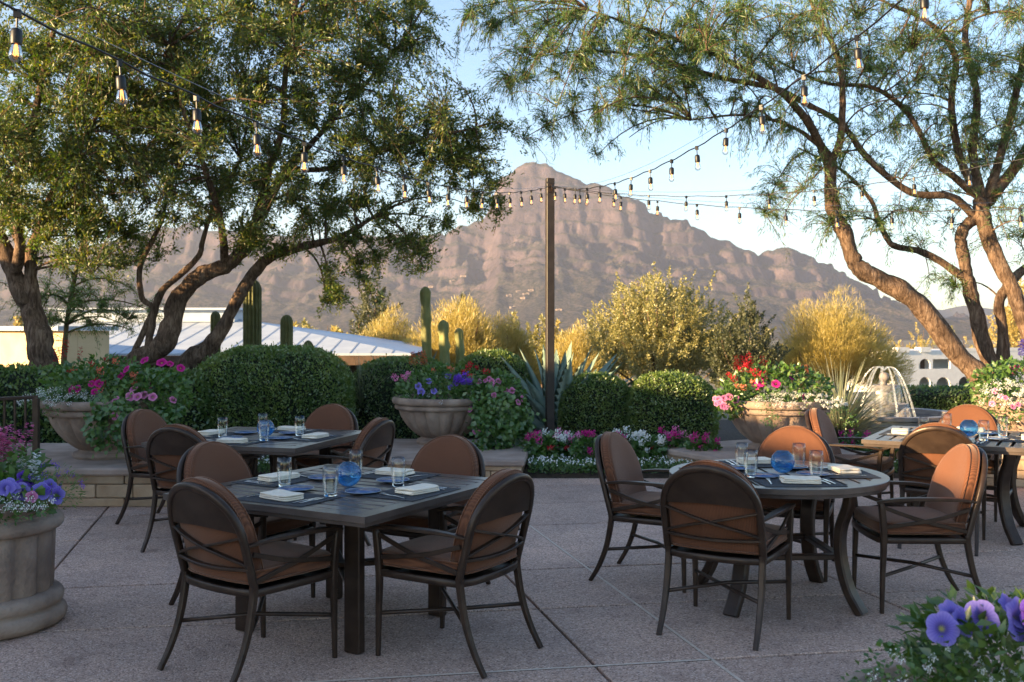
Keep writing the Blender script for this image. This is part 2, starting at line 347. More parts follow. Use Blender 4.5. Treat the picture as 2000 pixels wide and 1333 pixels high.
# ------------------------------------------------------------------ leaf meshes
def unit(a): return a/(np.linalg.norm(a, axis=-1, keepdims=True)+1e-12)
def leaf_arrays(P, D, N, L, Wd, mid=.45, fold=.15):
    n = len(P); D = unit(D); S = unit(np.cross(D, N)); N = np.cross(S, D)
    L = np.broadcast_to(L, (n,))[:,None]; Wd = np.broadcast_to(Wd, (n,))[:,None]
    V = np.stack([P, P+D*L*mid+S*Wd/2+N*Wd*fold, P+D*L, P+D*L*mid-S*Wd/2+N*Wd*fold], 1).reshape(-1,3)
    b = np.arange(n)[:,None]*4
    T = np.concatenate([b+np.array([[0,1,2]]), b+np.array([[0,2,3]])], 1).reshape(-1,3)
    return V, T
def rnd(n, rng=RNG): return unit(rng.normal(size=(n,3)))
class Acc:
    def __init__(s): s.V = []; s.T = []; s.n = 0
    def add(s, V, T): s.V.append(V); s.T.append(T+s.n); s.n += len(V)
    def mesh(s, name, mat, smooth=False): return mesh_tri(name, np.concatenate(s.V), np.concatenate(s.T), mat, smooth)
def twig_tubes(A, B, C, r0, r1, sides=3, m=5):
    """many quadratic curves A-B-C as thin tubes; returns verts, tris and the curve points"""
    n = len(A); t = np.linspace(0,1,m)[None,:,None]
    P = A[:,None]*(1-t)**2+2*B[:,None]*t*(1-t)+C[:,None]*t**2
    Tn = unit(np.gradient(P, axis=1)); S = unit(np.cross(Tn, np.array([.13,.2,.97]))); N = np.cross(S, Tn)
    a = np.arange(sides)*2*math.pi/sides
    r = (np.broadcast_to(r0,(n,))[:,None]*(1-t[0,:,0][None])+np.broadcast_to(r1,(n,))[:,None]*t[0,:,0][None])[:,:,None,None]
    V = (P[:,:,None]+r*(np.cos(a)[None,None,:,None]*S[:,:,None]+np.sin(a)[None,None,:,None]*N[:,:,None])).reshape(-1,3)
    base = (np.arange(n)*m*sides)[:,None,None]; i = np.arange(m-1)[None,:,None]; q = np.arange(sides)[None,None,:]; q2 = (q+1)%sides
    a0, a1, b0, b1 = base+i*sides+q, base+i*sides+q2, base+(i+1)*sides+q, base+(i+1)*sides+q2
    T = np.concatenate([np.stack([a0,a1,b1],-1).reshape(-1,3), np.stack([a0,b1,b0],-1).reshape(-1,3)])
    return V, T, P
def limb_mesh(limbs, name, mat, sides=16, rough=.09):
    """limbs: list of (world points, radii); knotty tapered tubes"""
    mb = MB()
    for k, (P, R) in enumerate(limbs):
        P = catmull(P, 6); R = np.interp(np.linspace(0,1,len(P)), np.linspace(0,1,len(R)), R)
        R = R*(1+rough*2*(vnoise(np.arange(len(P))*.45+9*k, np.full(len(P), 3.3*k))-.5))
        P = P+RNG.normal(size=P.shape)*R[:,None]*.05
        n = len(P); a = np.arange(sides)*2*math.pi/sides
        T = unit(np.gradient(P, axis=0)); S = unit(np.cross(T, np.array([.1,1,.05]))); N = np.cross(S, T)
        rr = R[:,None]*(1+.20*(vnoise(np.arange(n)[:,None]*.12+2*k, np.tile(a*2.2+.5*np.sin(a),(n,1)))-.5)+.13*(vnoise(np.arange(n)[:,None]*.3+5*k, np.tile(np.cos(a)*1.4+4,(n,1)))-.5)+.1*(vnoise(np.arange(n)[:,None]*.9, np.tile(a*1.3,(n,1)))-.5))
        V = P[:,None]+rr[...,None]*(np.cos(a)[None,:,None]*S[:,None]+np.sin(a)[None,:,None]*N[:,None])
        Fs = [(i*sides+q, i*sides+(q+1)%sides, (i+1)*sides+(q+1)%sides, (i+1)*sides+q) for i in range(n-1) for q in range(sides)]
        Fs += [tuple(range(sides-1,-1,-1)), tuple((n-1)*sides+q for q in range(sides))]
        mb.add(V.reshape(-1,3), Fs)
    return mb.mesh(name, mat, smooth=True)
def in_blob(b, n, shell=.55):
    c, r = np.asarray(b[0]), np.asarray(b[1])
    g = RNG.normal(size=(n,3))*.52; l = np.linalg.norm(g, axis=1, keepdims=True); g *= np.minimum(1, 1.3/np.maximum(l, 1e-6))
    return c+g*r*1.12
def tree(name, label, base, limbs, blobs, barkmat, leafm, n2=12, n3=220, leaves=40, L=.05, Wd=.016, droop=0.0, spread=.8, crownlen=.7, skip=.45, up=.25, group=None, r2=.02, cat='tree'):
    """limbs traced from the photo, then boughs, twigs and leaves grown into the crown's volumes"""
    t = thing(name, label, cat, tuple(base), group=group)
    base = np.asarray(base, float)
    part('trunk', limb_mesh([(P-base, R) for P, R in limbs], 'trunk', barkmat), None, t)
    nodes = np.concatenate([catmull(P,6)[int(len(P)*6*(skip if i == 0 else .25)):] for i, (P, R) in enumerate(limbs)])
    wood = Acc(); leaf = Acc()
    ends = np.concatenate([in_blob(b, max(2, int(n2*b[2])), .4) for b in blobs])
    d = np.linalg.norm(ends[:,None]-nodes[None], axis=2)+.35*np.maximum(0, nodes[None,:,2]-ends[:,None,2])
    st = nodes[d.argmin(1)]
    mid = (st+ends)/2+np.array([0,0,1.])*np.linalg.norm(ends-st,axis=1)[:,None]*(.18+droop*.25)+RNG.normal(size=ends.shape)*.12
    V, T, P = twig_tubes(st, mid, ends, r2, .006, 5, 8); wood.add(V-base, T)
    nodes2 = np.concatenate([nodes, P.reshape(-1,3)])
    tw = np.concatenate([in_blob(b, int(n3*b[2]), .5) for b in blobs])
    d = np.linalg.norm(tw[:,None]-nodes2[None], axis=2); st = nodes2[d.argmin(1)]
    ln = np.linalg.norm(tw-st, axis=1)[:,None]
    mid = (st+tw)/2+np.array([0,0,1.])*(ln*(.12+droop*.45))+RNG.normal(size=tw.shape)*.06
    tw = tw-np.array([0,0,1.])*droop*ln*.35
    V, T, P = twig_tubes(st, mid, tw, .007, .0025, 3, 6); wood.add(V-base, T)
    # leaves on the outer part of each twig
    n = len(tw); k = leaves
    s = 1-RNG.random((n,k))*np.minimum(1, crownlen/np.maximum(ln,.15))
    A, B, C = st[:,None], mid[:,None], tw[:,None]; s3 = s[...,None]
    Q = A*(1-s3)**2+2*B*s3*(1-s3)+C*s3**2
    Tn = unit(2*(1-s3)*(B-A)+2*s3*(C-B))
    D = unit(Tn*.75+RNG.normal(size=Q.shape)*spread*.6+np.array([0,0,1.])*(up-droop*1.1))
    Q = Q+RNG.normal(size=Q.shape)*.035*(1-droop*.5)
    N = unit(RNG.normal(size=Q.shape)+np.array([0,0,.8]))
    Lr = L*(.6+.8*RNG.random(n*k))
    V, T = leaf_arrays(Q.reshape(-1,3)-base, D.reshape(-1,3), N.reshape(-1,3), Lr, Wd*(.7+.6*RNG.random(n*k)))
    leaf.add(V, T)
    cr = part('crown', leaf.mesh('crown', leafm), None, t); cr['kind'] = 'stuff'
    tg = part('branches', wood.mesh('branches', barkmat), None, t); tg['kind'] = 'stuff'
    return t

# ================================================================== SETTING
def gz(y):      # the land falls away gently behind the garden
    return np.interp(y, [-50, 17, 26, 60, 140, 420, 700], [-.03, -.03, -.5, -2.6, -7.6, -12, -14])
# ground sheet
ys = np.concatenate([np.linspace(-30, 40, 60), np.geomspace(42, 5600, 60)]); xs = np.sinh(np.linspace(-5.2, 5.2, 100))*40
X, Y = np.meshgrid(xs, ys)
Z = gz(Y)+np.where(Y > 24, .5*(fbm(X*.06, Y*.06)-.5)*np.clip((Y-24)/30, 0, 3), 0)
idx = np.arange(X.size).reshape(X.shape)
q = np.stack([idx[:-1,:-1], idx[:-1,1:], idx[1:,1:], idx[1:,:-1]], -1).reshape(-1,4)
M['desert'] = pmat('desert_soil', (.20,.145,.10), (.13,.12,.065), .5, .95, bump=.4, bscale=6, c3=(.17,.14,.085))
tag(part('ground', mesh_tri('ground', np.stack([X,Y,Z],-1).reshape(-1,3), q, M['desert'], True)), kind='structure')

# mountain: a real range about 1.2 km away, ridge heights read from the skyline
def mountain_mat():
    m, n, l, b = _mat('mountain_rock')
    g = n.new('ShaderNodeNewGeometry'); sp = n.new('ShaderNodeSeparateXYZ'); l.new(g.outputs['Normal'], sp.inputs[0])
    tc = n.new('ShaderNodeTexCoord'); nz = n.new('ShaderNodeTexNoise'); nz.inputs['Scale'].default_value = .012; nz.inputs['Detail'].default_value = 10; nz.inputs['Roughness'].default_value = .65
    l.new(tc.outputs['Object'], nz.inputs['Vector'])
    rk = n.new('ShaderNodeValToRGB'); e = rk.color_ramp.elements; e[0].position = .35; e[0].color = (.046,.037,.046,1); e[1].position = .65; e[1].color = (.145,.106,.115,1)
    l.new(nz.outputs['Fac'], rk.inputs[0])
    n2 = n.new('ShaderNodeTexNoise'); n2.inputs['Scale'].default_value = .15; n2.inputs['Detail'].default_value = 6; n2.inputs['Roughness'].default_value = .7; l.new(tc.outputs['Object'], n2.inputs['Vector'])
    sc = n.new('ShaderNodeValToRGB'); e = sc.color_ramp.elements; e[0].position = .45; e[0].color = (.026,.032,.022,1); e[1].position = .56; e[1].color = (.125,.095,.08,1)
    l.new(n2.outputs['Fac'], sc.inputs[0])
    ad = n.new('ShaderNodeMath'); ad.operation = 'MULTIPLY_ADD'; ad.inputs[1].default_value = .5; l.new(nz.outputs['Fac'], ad.inputs[0]); l.new(sp.outputs[2], ad.inputs[2])
    st = n.new('ShaderNodeMapRange'); st.inputs['From Min'].default_value = .86; st.inputs['From Max'].default_value = 1.1; l.new(ad.outputs[0], st.inputs[0])
    mx = n.new('ShaderNodeMixRGB'); l.new(st.outputs[0], mx.inputs[0]); l.new(rk.outputs[0], mx.inputs[1]); l.new(sc.outputs[0], mx.inputs[2])
    l.new(mx.outputs[0], b.inputs['Base Color']); b.inputs['Roughness'].default_value = .95; b.inputs['Specular IOR Level'].default_value = .1
    bp = n.new('ShaderNodeBump'); bp.inputs['Strength'].default_value = .8; bp.inputs['Distance'].default_value = 8; l.new(n2.outputs['Fac'], bp.inputs['Height']); l.new(bp.outputs[0], b.inputs['Normal'])
    return m
M['mountain'] = mountain_mat()
RID = np.array([(-700,520),(-400,440),(-100,470),(150,500),(350,455),(600,480),(800,478),(870,468),(905,449),(940,437),(956,419),(966,386),(980,351),(1000,342),(1030,327),(1042,322),(1066,325),(1078,333),(1087,342),(1099,345),(1114,356),(1138,365),(1165,373),(1189,386),(1219,401),(1240,406),(1261,413),(1267,428),(1294,438),(1318,449),(1345,457),(1375,466),(1399,480),(1420,483),(1450,494),(1482,516),(1500,502),(1540,494),(1570,507),(1600,526),(1650,547),(1690,571),(1706,588),(1722,603),(1745,622),(1790,640),(1900,655),(2300,665)], float)
RD = 1200.0; MS = 2.0      # the range is laid out at 1.2 km and set up at twice that size and distance
def ridge_h(x): return np.interp(x, (RID[:,0]-UC)/F*RD, (VH-RID[:,1])/F*RD)
def mount_z(x, y):
    x = x/MS; y = y/MS
    wob = 60*(fbm(x*.004, x*0+2.1, 3)-.5)
    yr = RD+wob; R = ridge_h(x*RD/np.maximum(yr, 1))+16+7*(fbm(x*.055+3, x*0+.5, 4, True)-.6)
    t = (yr-y)/430.0
    front = np.interp(t, [0,.02,.05,.10,.16,.24,.34,.5,.75,1.0,1.25], [1,.97,.88,.70,.54,.50,.40,.28,.15,.05,0])
    back = np.interp(-t, [0,.1,.4,1.6], [1,.93,.6,0])
    p = np.where(t > 0, front, back)
    big = fbm(x*.012+4, y*.012, 5, True)-.55; gul = fbm(x*.03+9, y*.007, 4, True)-.5; fine = fbm(x*.06, y*.06+3, 4)-.5
    near = np.clip(np.abs(t)/.06, .22, 1); crag = fbm(x*.09+1, y*.05+7, 4, True)-.5
    z = R*p+near*(30*big*np.clip(p*1.6,.15,1)+20*gul*np.clip(p*2,.1,1))+9*fine*np.clip(p*2,.3,1)*near+11*crag*np.clip(p*1.5,.1,1)*np.clip(near,.3,1)
    st = 17+6*(fbm(x*.006, y*.006, 3)-.5); q = z/st+1.5*fbm(x*.024+y*.008, y*.02, 4)+.004*x; fr = q-np.floor(q)
    sm = np.clip((fr-.45)/.5, 0, 1); sm = sm*sm*(3-2*sm)
    z = z+st*(sm-fr+.22)*np.clip((p-.16)/.25, 0, 1)*.66*np.clip(near, .35, 1)
    return (z-16)*MS+12
xs = MS*np.linspace(-1150, 1000, 760); ys = MS*np.concatenate([np.linspace(640, 960, 60), np.linspace(963, 1250, 170), np.linspace(1270, 1850, 24)])
X, Y = np.meshgrid(xs, ys); Z = mount_z(X, Y)
idx = np.arange(X.size).reshape(X.shape); q = np.stack([idx[:-1,:-1], idx[:-1,1:], idx[1:,1:], idx[1:,:-1]], -1).reshape(-1,4)
tag(part('mountain', mesh_tri('mountain', np.stack([X,Y,Z],-1).reshape(-1,3), q, M['mountain'], False)), kind='structure')
# second, farther range to the right
R2 = np.array([(1500,640),(1640,632),(1720,622),(1745,611),(1765,599),(1800,601),(1840,605),(1880,597),(1930,602),(2000,612),(2200,604),(2500,630),(2800,650)], float); D2 = 4600.0
xs = np.linspace(1000, 4200, 200); ys = np.linspace(3500, 5200, 46); X, Y = np.meshgrid(xs, ys)
Rh = np.interp(X, (R2[:,0]-UC)/F*D2, (VH-R2[:,1])/F*D2)+50; t = (D2-Y)/1000
p = np.where(t > 0, np.interp(t,[0,.08,.25,.6,1.1],[1,.9,.55,.2,0]), np.interp(-t,[0,.6],[1,.2]))
Z = Rh*p-50+np.clip(np.abs(t)/.1,.15,1)*(52*(fbm(X*.004,Y*.004,5,True)-.5)*np.clip(p*2,.1,1))
idx = np.arange(X.size).reshape(X.shape); q = np.stack([idx[:-1,:-1], idx[:-1,1:], idx[1:,1:], idx[1:,:-1]], -1).reshape(-1,4)
tag(part('hills', mesh_tri('hills', np.stack([X,Y,Z],-1).reshape(-1,3), q, M['mountain'])), kind='structure')

# ---- patio: cast slabs with open joints, read in a grid turned 14 degrees
CA, SA = .9702, .2424
def pq(p, qq):
    qv = qq-.08*p; return np.array([p*CA-qv*SA, p*SA+qv*CA])
patio = tag(part('patio', MB().add([(-14,-8,-.05),(14,-8,-.05),(14,10.44,-.05),(-14,10.44,-.05)], [(0,1,2,3)]).mesh('patio', M['joint'])), kind='structure')
PS = [-9.8,-6.97,-4.14,-1.32,1.505,2.07,3.49,6.3,9.1]; QS = [-3.4,-1.2,.75,1.7,2.65,3.6,4.54,5.52,6.43,7.87,8.85,9.85,10.9,12.2,13.5]
def clip_y(poly, ymax):
    out = []
    for i in range(len(poly)):
        a, b = poly[i], poly[(i+1)%len(poly)]
        if a[1] <= ymax: out.append(a)
        if (a[1] <= ymax) != (b[1] <= ymax): t = (ymax-a[1])/(b[1]-a[1]); out.append(a+(b-a)*t)
    return out
for i in range(len(PS)-1):
    for j in range(len(QS)-1):
        g = .008; gp = .004 if i in (3,4) else g
        poly = clip_y([pq(PS[i]+g, QS[j]+.013), pq(PS[i+1]-g, QS[j]+.013), pq(PS[i+1]-g, QS[j+1]-.013), pq(PS[i]+g, QS[j+1]-.013)], 10.5)
        if len(poly) < 3: continue
        n = len(poly); c = np.mean(poly, 0); b = .004; zz = random.uniform(-.0015, .0015)
        inn = [p+(c-p)/np.linalg.norm(c-p)*b*1.5 for p in poly]
        V = [(p[0],p[1],-.049) for p in poly]+[(p[0],p[1],zz-b) for p in poly]+[(p[0],p[1],zz) for p in inn]
        Fs = [tuple(range(2*n,3*n))]
        for r in (0,1): Fs += [(r*n+k, r*n+(k+1)%n, (r+1)*n+(k+1)%n, (r+1)*n+k) for k in range(n)]
        part('slab', MB().add(V, Fs).mesh('slab', M['slab']), None, patio)
# pale sealed joints: one long, one across
for (a, b) in (((2.07,3.6),(2.07,7.87)), ((-.6,4.54),(2.07,4.54))):
    A, B = pq(*a), pq(*b); d = (B-A)/np.linalg.norm(B-A); nn = np.array([-d[1],d[0]])*.009
    part('sealed_joint', MB().add([(*(A+nn),.001),(*(A-nn),.001),(*(B-nn),.001),(*(B+nn),.001)], [(3,2,1,0)]).mesh('sealed_joint', M['sealant']), None, patio)
# planting bed behind the patio
bed = MB(); 
nx = 60
for r, (y, z) in enumerate([(10.5,-.04),(10.6,.03),(12.5,.05),(17.5,-.02)]): bed.v.append(np.array([(x, y, z) for x in np.linspace(-13,13,nx)])); bed.n += nx
for r in range(3): bed.f += [[r*nx+i, r*nx+i+1, (r+1)*nx+i+1, (r+1)*nx+i] for i in range(nx-1)]
tag(part('garden_bed', bed.mesh('garden_bed', M['soil'])), kind='structure')

# ---- unseen building off to the left, added and sized to shade the terrace
M['stucco'] = pmat('stucco', (.62,.55,.45), (.70,.63,.52), 3, .9, bump=.2, bscale=40)
tag(part('shade_building', MB().box((-17,3.0,1.75), (8,21,3.5)).box((-17,3.0,3.56),(8.5,21.5,.14)).mesh('shade_building', M['stucco'])), 'unseen cream stucco building added to shade the terrace', 'building', kind='structure')

# ---- stone plinths with sandstone courses and a cap slab
def plinth(label, cx, cy, w, d, h, rz=0.0, face=('front','right','left'), seed=0):
    t = thing('stone_plinth', label, 'plinth', (cx, cy, 0), rz)
    rs = random.Random(seed); cap = .065
    part('core', MB().box((0,0,(h-cap)/2-.002), (w-.14,d-.14,h-cap-.004)).mesh('core', M['mortar']), None, t)
    mb = MB(); mb.bbox((0,0,h-cap/2), (w+.06,d+.06,cap), .015); part('cap', mb.mesh('cap', M['capstone']), None, t)
    rows = max(2, round((h-cap)/.1)); cuts = [0]+[(r+rs.uniform(-.22,.22))/rows*(h-cap) for r in range(1,rows)]+[h-cap]
    sides = {'front':((-w/2,-d/2),(1,0),w), 'right':((w/2,-d/2),(0,1),d), 'left':((-w/2,d/2),(0,-1),d)}
    for f in face:
        (x0,y0),(dx,dy),L = sides[f]
        for r in range(rows):
            s = 0; rh = cuts[r+1]-cuts[r]; zc = (cuts[r]+cuts[r+1])/2
            while s < L-.02:
                ln = min(rs.uniform(.2,.75), L-s)
                if L-s-ln < .15: ln = L-s
                m = MB(); th = .09+rs.uniform(-.012,.012)
                cxl, cyl = x0+dx*(s+ln/2)-dy*.045, y0+dy*(s+ln/2)+dx*.045
                m.bbox((0,0,0), (ln-.008, th, rh-.007), .007)
                part('stone', m.mesh('stone', M['sandstone']), None, t, (cxl, cyl, zc), (0,0,math.atan2(dy,dx)))
                s += ln
    return t
plinth('long low sandstone seat wall with cap slab beside the metal railing', -4.75, 9.75, 3.7, 1.9, .345, 0, ('front','right'), 1)
plinth('low sandstone plinth under the urn by the light post', -.78, 11.45, 1.9, 1.9, .2, math.radians(-4), ('front','right','left'), 2)
plinth('low sandstone plinth under the urn next to the fountain', 2.72, 11.0, 1.7, 1.6, .245, math.radians(28), ('front','right','left'), 3)
plinth('sandstone plinth under the sunlit urn beside the square table with curved legs', 5.75, 10.55, 2.0, 1.7, .34, math.radians(-18), ('front','left'), 4)

# ---- urns
def urn_mod(n, amp, z0, z1):
    def f(prof, a):
        w = np.clip((prof[:,1]-z0)/.04,0,1)*np.clip((z1-prof[:,1])/.03,0,1)
        return 1-amp*w[:,None]*(1-np.abs(np.cos(a*n/2))[None,:])**1.6
    return f
def arc(cr, cz, rr, a0, a1, n=7): return [(cr+rr*math.cos(math.radians(a)), cz+rr*math.sin(math.radians(a))) for a in np.linspace(a0,a1,n)]
def make_urn():
    t = thing('stone_urn', 'urn', 'urn')
    part('foot', MB().lathe([(.30,0),(.31,.02),(.30,.045),(.265,.055),(.25,.075)], 48).mesh('foot', M['castone'], auto=40), None, t)
    bowl = [(.25,.07),(.29,.085),(.34,.115),(.395,.155),(.44,.20),(.48,.25),(.507,.295),(.522,.335),(.528,.352),(.50,.352),(.48,.30)]
    part('bowl', MB().lathe(bowl, 144, urn_mod(18,.075,.075,.352), False).mesh('bowl', M['castone'], auto=50), None, t)
    rim = [(.50,.345),(.535,.347)]+arc(.542,.372,.026,-80,75)+[(.542,.399)]+arc(.565,.433,.036,-75,95,9)+[(.535,.468),(.515,.44),(.51,.40)]
    part('rim', MB().lathe(rim, 64, None, False).mesh('rim', M['castone'], smooth=True), None, t)
    part('soil', MB().lathe([(.52,.405),(.3,.435),(.02,.445)], 24).mesh('soil', M['soil']), None, t)
    return t
URNS = [((-3.89,9.6,.345), 'shallow fluted stone urn on the long seat wall beside the metal railing'), ((-.84,12.0,.2), 'shallow fluted stone urn on the plinth by the light post'),
        ((2.9,10.95,.245), 'shallow fluted stone urn on the plinth next to the fountain'), ((5.32,10.1,.34), 'shallow fluted stone urn with sunlit orange bowl in front of the leaning trunk')]
u0 = make_urn()
for i, (p, lb) in enumerate(URNS):
    o = u0 if i == 0 else copy_tree(u0)
    o.location = p; o.scale = (1,1,1.2); o.rotation_euler.z = i*.7; tag(o, lb, 'urn', 'fluted bowl urns around the terrace')
# ---- cylindrical planters
def make_column():
    t = thing('column_planter', 'planter', 'planter')
    part('base', MB().lathe([(.34,0)]+arc(.345,.045,.04,-60,80)+[(.355,.088)]+arc(.335,.125,.035,-70,85)+[(.315,.165)], 56, None, True).mesh('base', M['castone'], smooth=True), None, t)
    pr = [(.312,.16),(.318,.18),(.322,.3),(.327,.43),(.325,.455),(.30,.455)]
    part('body', MB().lathe(pr, 144, lambda p, a: 1-.085*(1-np.abs(np.cos(a*7))[None,:])**1.5*np.ones((len(p),1)), False).mesh('body', M['castone'], auto=50), None, t)
    part('rim', MB().lathe([(.31,.45)]+arc(.335,.485,.035,-80,80)+[(.33,.525),(.345,.55),(.365,.585),(.37,.605),(.355,.615),(.32,.615),(.31,.56)], 56, None, False).mesh('rim', M['castone'], smooth=True), None, t)
    part('soil', MB().lathe([(.32,.565),(.2,.58),(.02,.585)], 24).mesh('soil', M['soil']), None, t)
    return t
c0 = make_column(); c0.location = (-2.78,5.30,0); c0.scale = (1,1,1.12); tag(c0, 'fluted cylindrical stone planter near the metal railing', 'planter')
c1 = copy_tree(c0); c1.location = (1.20,2.52,0); c1.scale = (1,1,1); tag(c1, 'fluted cylindrical stone planter holding large purple petunias and white blooms', 'planter')

# ---- railing
t = thing('metal_railing', 'bronze metal railing with thin balusters beside the seat wall', 'railing', (-3.98,8.35,0))
rl = np.array([-.93,.25,0]); L = 2.6
part('top_rail', MB().bar((0,0,1.0), rl*L+np.array([0,0,.86]), .05,.03).mesh('top_rail', M['bronze']), None, t)
part('bottom_rail', MB().bar((0,0,.12), rl*L+np.array([0,0,0.02]), .03,.025).mesh('bottom_rail', M['bronze']), None, t)
for k in range(24):
    s = k*.11; p = rl*s; w = .045 if k % 12 == 0 else .016; zt = 1.0-.14*s/L-.012
    part('post' if k % 12 == 0 else 'baluster', MB().box((0,0,zt/2+.02*(k%12!=0)), (w,w,zt)).mesh('baluster', M['bronze']), None, t, tuple(p))

# ---- light post
PX, PY = (1074-UC)/F*13.4, 13.4
t = thing('light_post', 'tall square dark wooden post carrying the string lights', 'post', (PX,PY,0), math.radians(12))
part('footing', MB().bbox((0,0,.08), (.44,.44,.2), .02).mesh('footing', M['capstone']), None, t)
ptop = H+(VH-349)/F*PY
part('shaft', MB().bbox((0,0,(ptop+.18)/2), (.105,.105,ptop-.18), .006).mesh('shaft', M['post']), None, t)
part('hook_plate', MB().box((0,-.06,ptop-.13), (.07,.012,.13)).tube([(0,-.066,ptop-.1),(0,-.11,ptop-.11),(0,-.12,ptop-.15),(0,-.09,ptop-.18)], .008, 6, (1,0,0)).mesh('hook_plate', M['bronze']), None, t)

# ---- string lights
def sock_mesh():
    mb = MB(); mb.tube([(0,0,.012),(0,0,-.055)], .004, 6, (0,1,0)); mb.box((0,0,.0), (.016,.024,.03))
    mb.lathe([(.006,-.05),(.017,-.056),(.0195,-.065),(.020,-.10),(.0185,-.108),(.014,-.108)], 14); return mb.mesh('bulb_socket', M['black'], auto=50)
SOCK = sock_mesh()
BULB = MB().lathe([(.013,-.106),(.0145,-.112),(.0195,-.128),(.0228,-.142),(.0225,-.153),(.018,-.163),(.009,-.169),(.001,-.171)], 16, None, False).mesh('bulb', M['bulb'], smooth=True)
_fm = MB()
for k in range(4):
    a = k*math.pi/2; _fm.tube([(.004*math.cos(a),.004*math.sin(a),-.112),(.008*math.cos(a+.5),.008*math.sin(a+.5),-.148)], .0018, 5, (1,0,0))
_fm.lathe([(.004,-.107),(.0045,-.115),(.002,-.122)], 8)
FIL = _fm.mesh('filament', M['filament'])
top = np.array([PX-.0, PY-.1, ptop-.12])
def string(label, end, sag, start=top, n=None, first=.5, spacing=.575, nmax=60, wire=True):
    end = np.asarray(end, float); Lh = np.linalg.norm((end-start)[:2])
    def at(s): t = s/Lh; p = start+(end-start)*t; p = p.copy(); p[2] -= 4*sag*t*(1-t); return p
    t = thing('string_light', label, 'string lights', tuple(start))
    pts = np.array([at(s)-start for s in np.linspace(0, Lh, 70)])
    pts[:,2] += .006*np.sin(np.linspace(0, Lh, 70)*2*math.pi/spacing)
    part('cord', MB().tube(pts, .0048, 6).mesh('cord', M['black'], smooth=True), None, t)
    w = np.array([at(s)-start+np.array([0,0,.012+.05*(4*(s/Lh)*(1-s/Lh))]) for s in np.linspace(0, Lh, 30)])
    if wire: part('support_wire', MB().tube(w, .0016, 4).mesh('support_wire', M['steel']), None, t)
    s = first; k = 0
    while s < Lh and k < nmax:
        so_ = part('bulb_socket', SOCK, None, t, tuple(at(s)-start+np.array([0,0,-.008])), (random.uniform(-.08,.08),random.uniform(-.08,.08),random.uniform(0,6)))
        part('bulb', BULB, None, so_); part('filament', FIL, None, so_)
        s += spacing; k += 1
    return t
string('string lights running from the post over the square tables by the seat wall', (-2.33,.8,2.867), .476, spacing=.589, first=.65)
string('string lights rising from the post over the patio toward the round table', (2.35,1.2,3.68), .632, spacing=.612, first=.35)
string('string lights sagging slightly from the post past the leaning tree trunk', (6.3,8.12,3.51), .419, spacing=.535, first=.5)
string('lower string lights dipping from the post toward the curved-leg square table', (9.0,3.24,2.97), .63, spacing=.595, first=.7)

# ================================================================== FURNITURE
def pillow(outline, thick, fmap, soft=1.0):
    """a stuffed cushion: closed 2D outline, domed both sides; fmap(a, b, w) -> xyz"""
    O = np.asarray(outline, float); c = O.mean(0); n = len(O)
    rings = [(.0,.0)]; V = []; Fs = []
    lv = [(1.0,0),(.985,.30),(.95,.42),(.88,.48),(.6,.53),(.25,.55)]
    seq = [(s,-w) for s, w in reversed(lv[1:])]+[lv[0]]+lv[1:]
    for s, w in seq:
        for p in O: V.append(fmap(*(c+(p-c)*s), w*thick*soft))
    for r in range(len(seq)-1):
        for i in range(n): Fs.append((r*n+i, r*n+(i+1)%n, (r+1)*n+(i+1)%n, (r+1)*n+i))
    a = len(V); V.append(fmap(*c, -thick*.555*soft)); V.append(fmap(*c, thick*.555*soft))
    for i in range(n):
        Fs.append(((i+1)%n, i, a)); r = (len(seq)-1)*n; Fs.append((r+i, r+(i+1)%n, a+1))
    edge = np.array([fmap(*p, 0) for p in O])
    return MB().add(V, Fs), edge
HW = .252      # half width of the chair back
def yb(x, z): return -.205-(z-.42)*.27-.035*(1-(x/HW)**2)
def arch(w, z0, zs, zt, n=22, y=None):
    pts = [(-w,z0)]+[(-w,z0+(zs-z0)*k/4) for k in range(1,4)]
    pts += [(-w*math.cos(a), zs+(zt-zs)*math.sin(a)**.9) for a in np.linspace(0,math.pi,n)]
    pts += [(w,z0+(zs-z0)*k/4) for k in range(3,0,-1)]+[(w,z0)]
    return pts
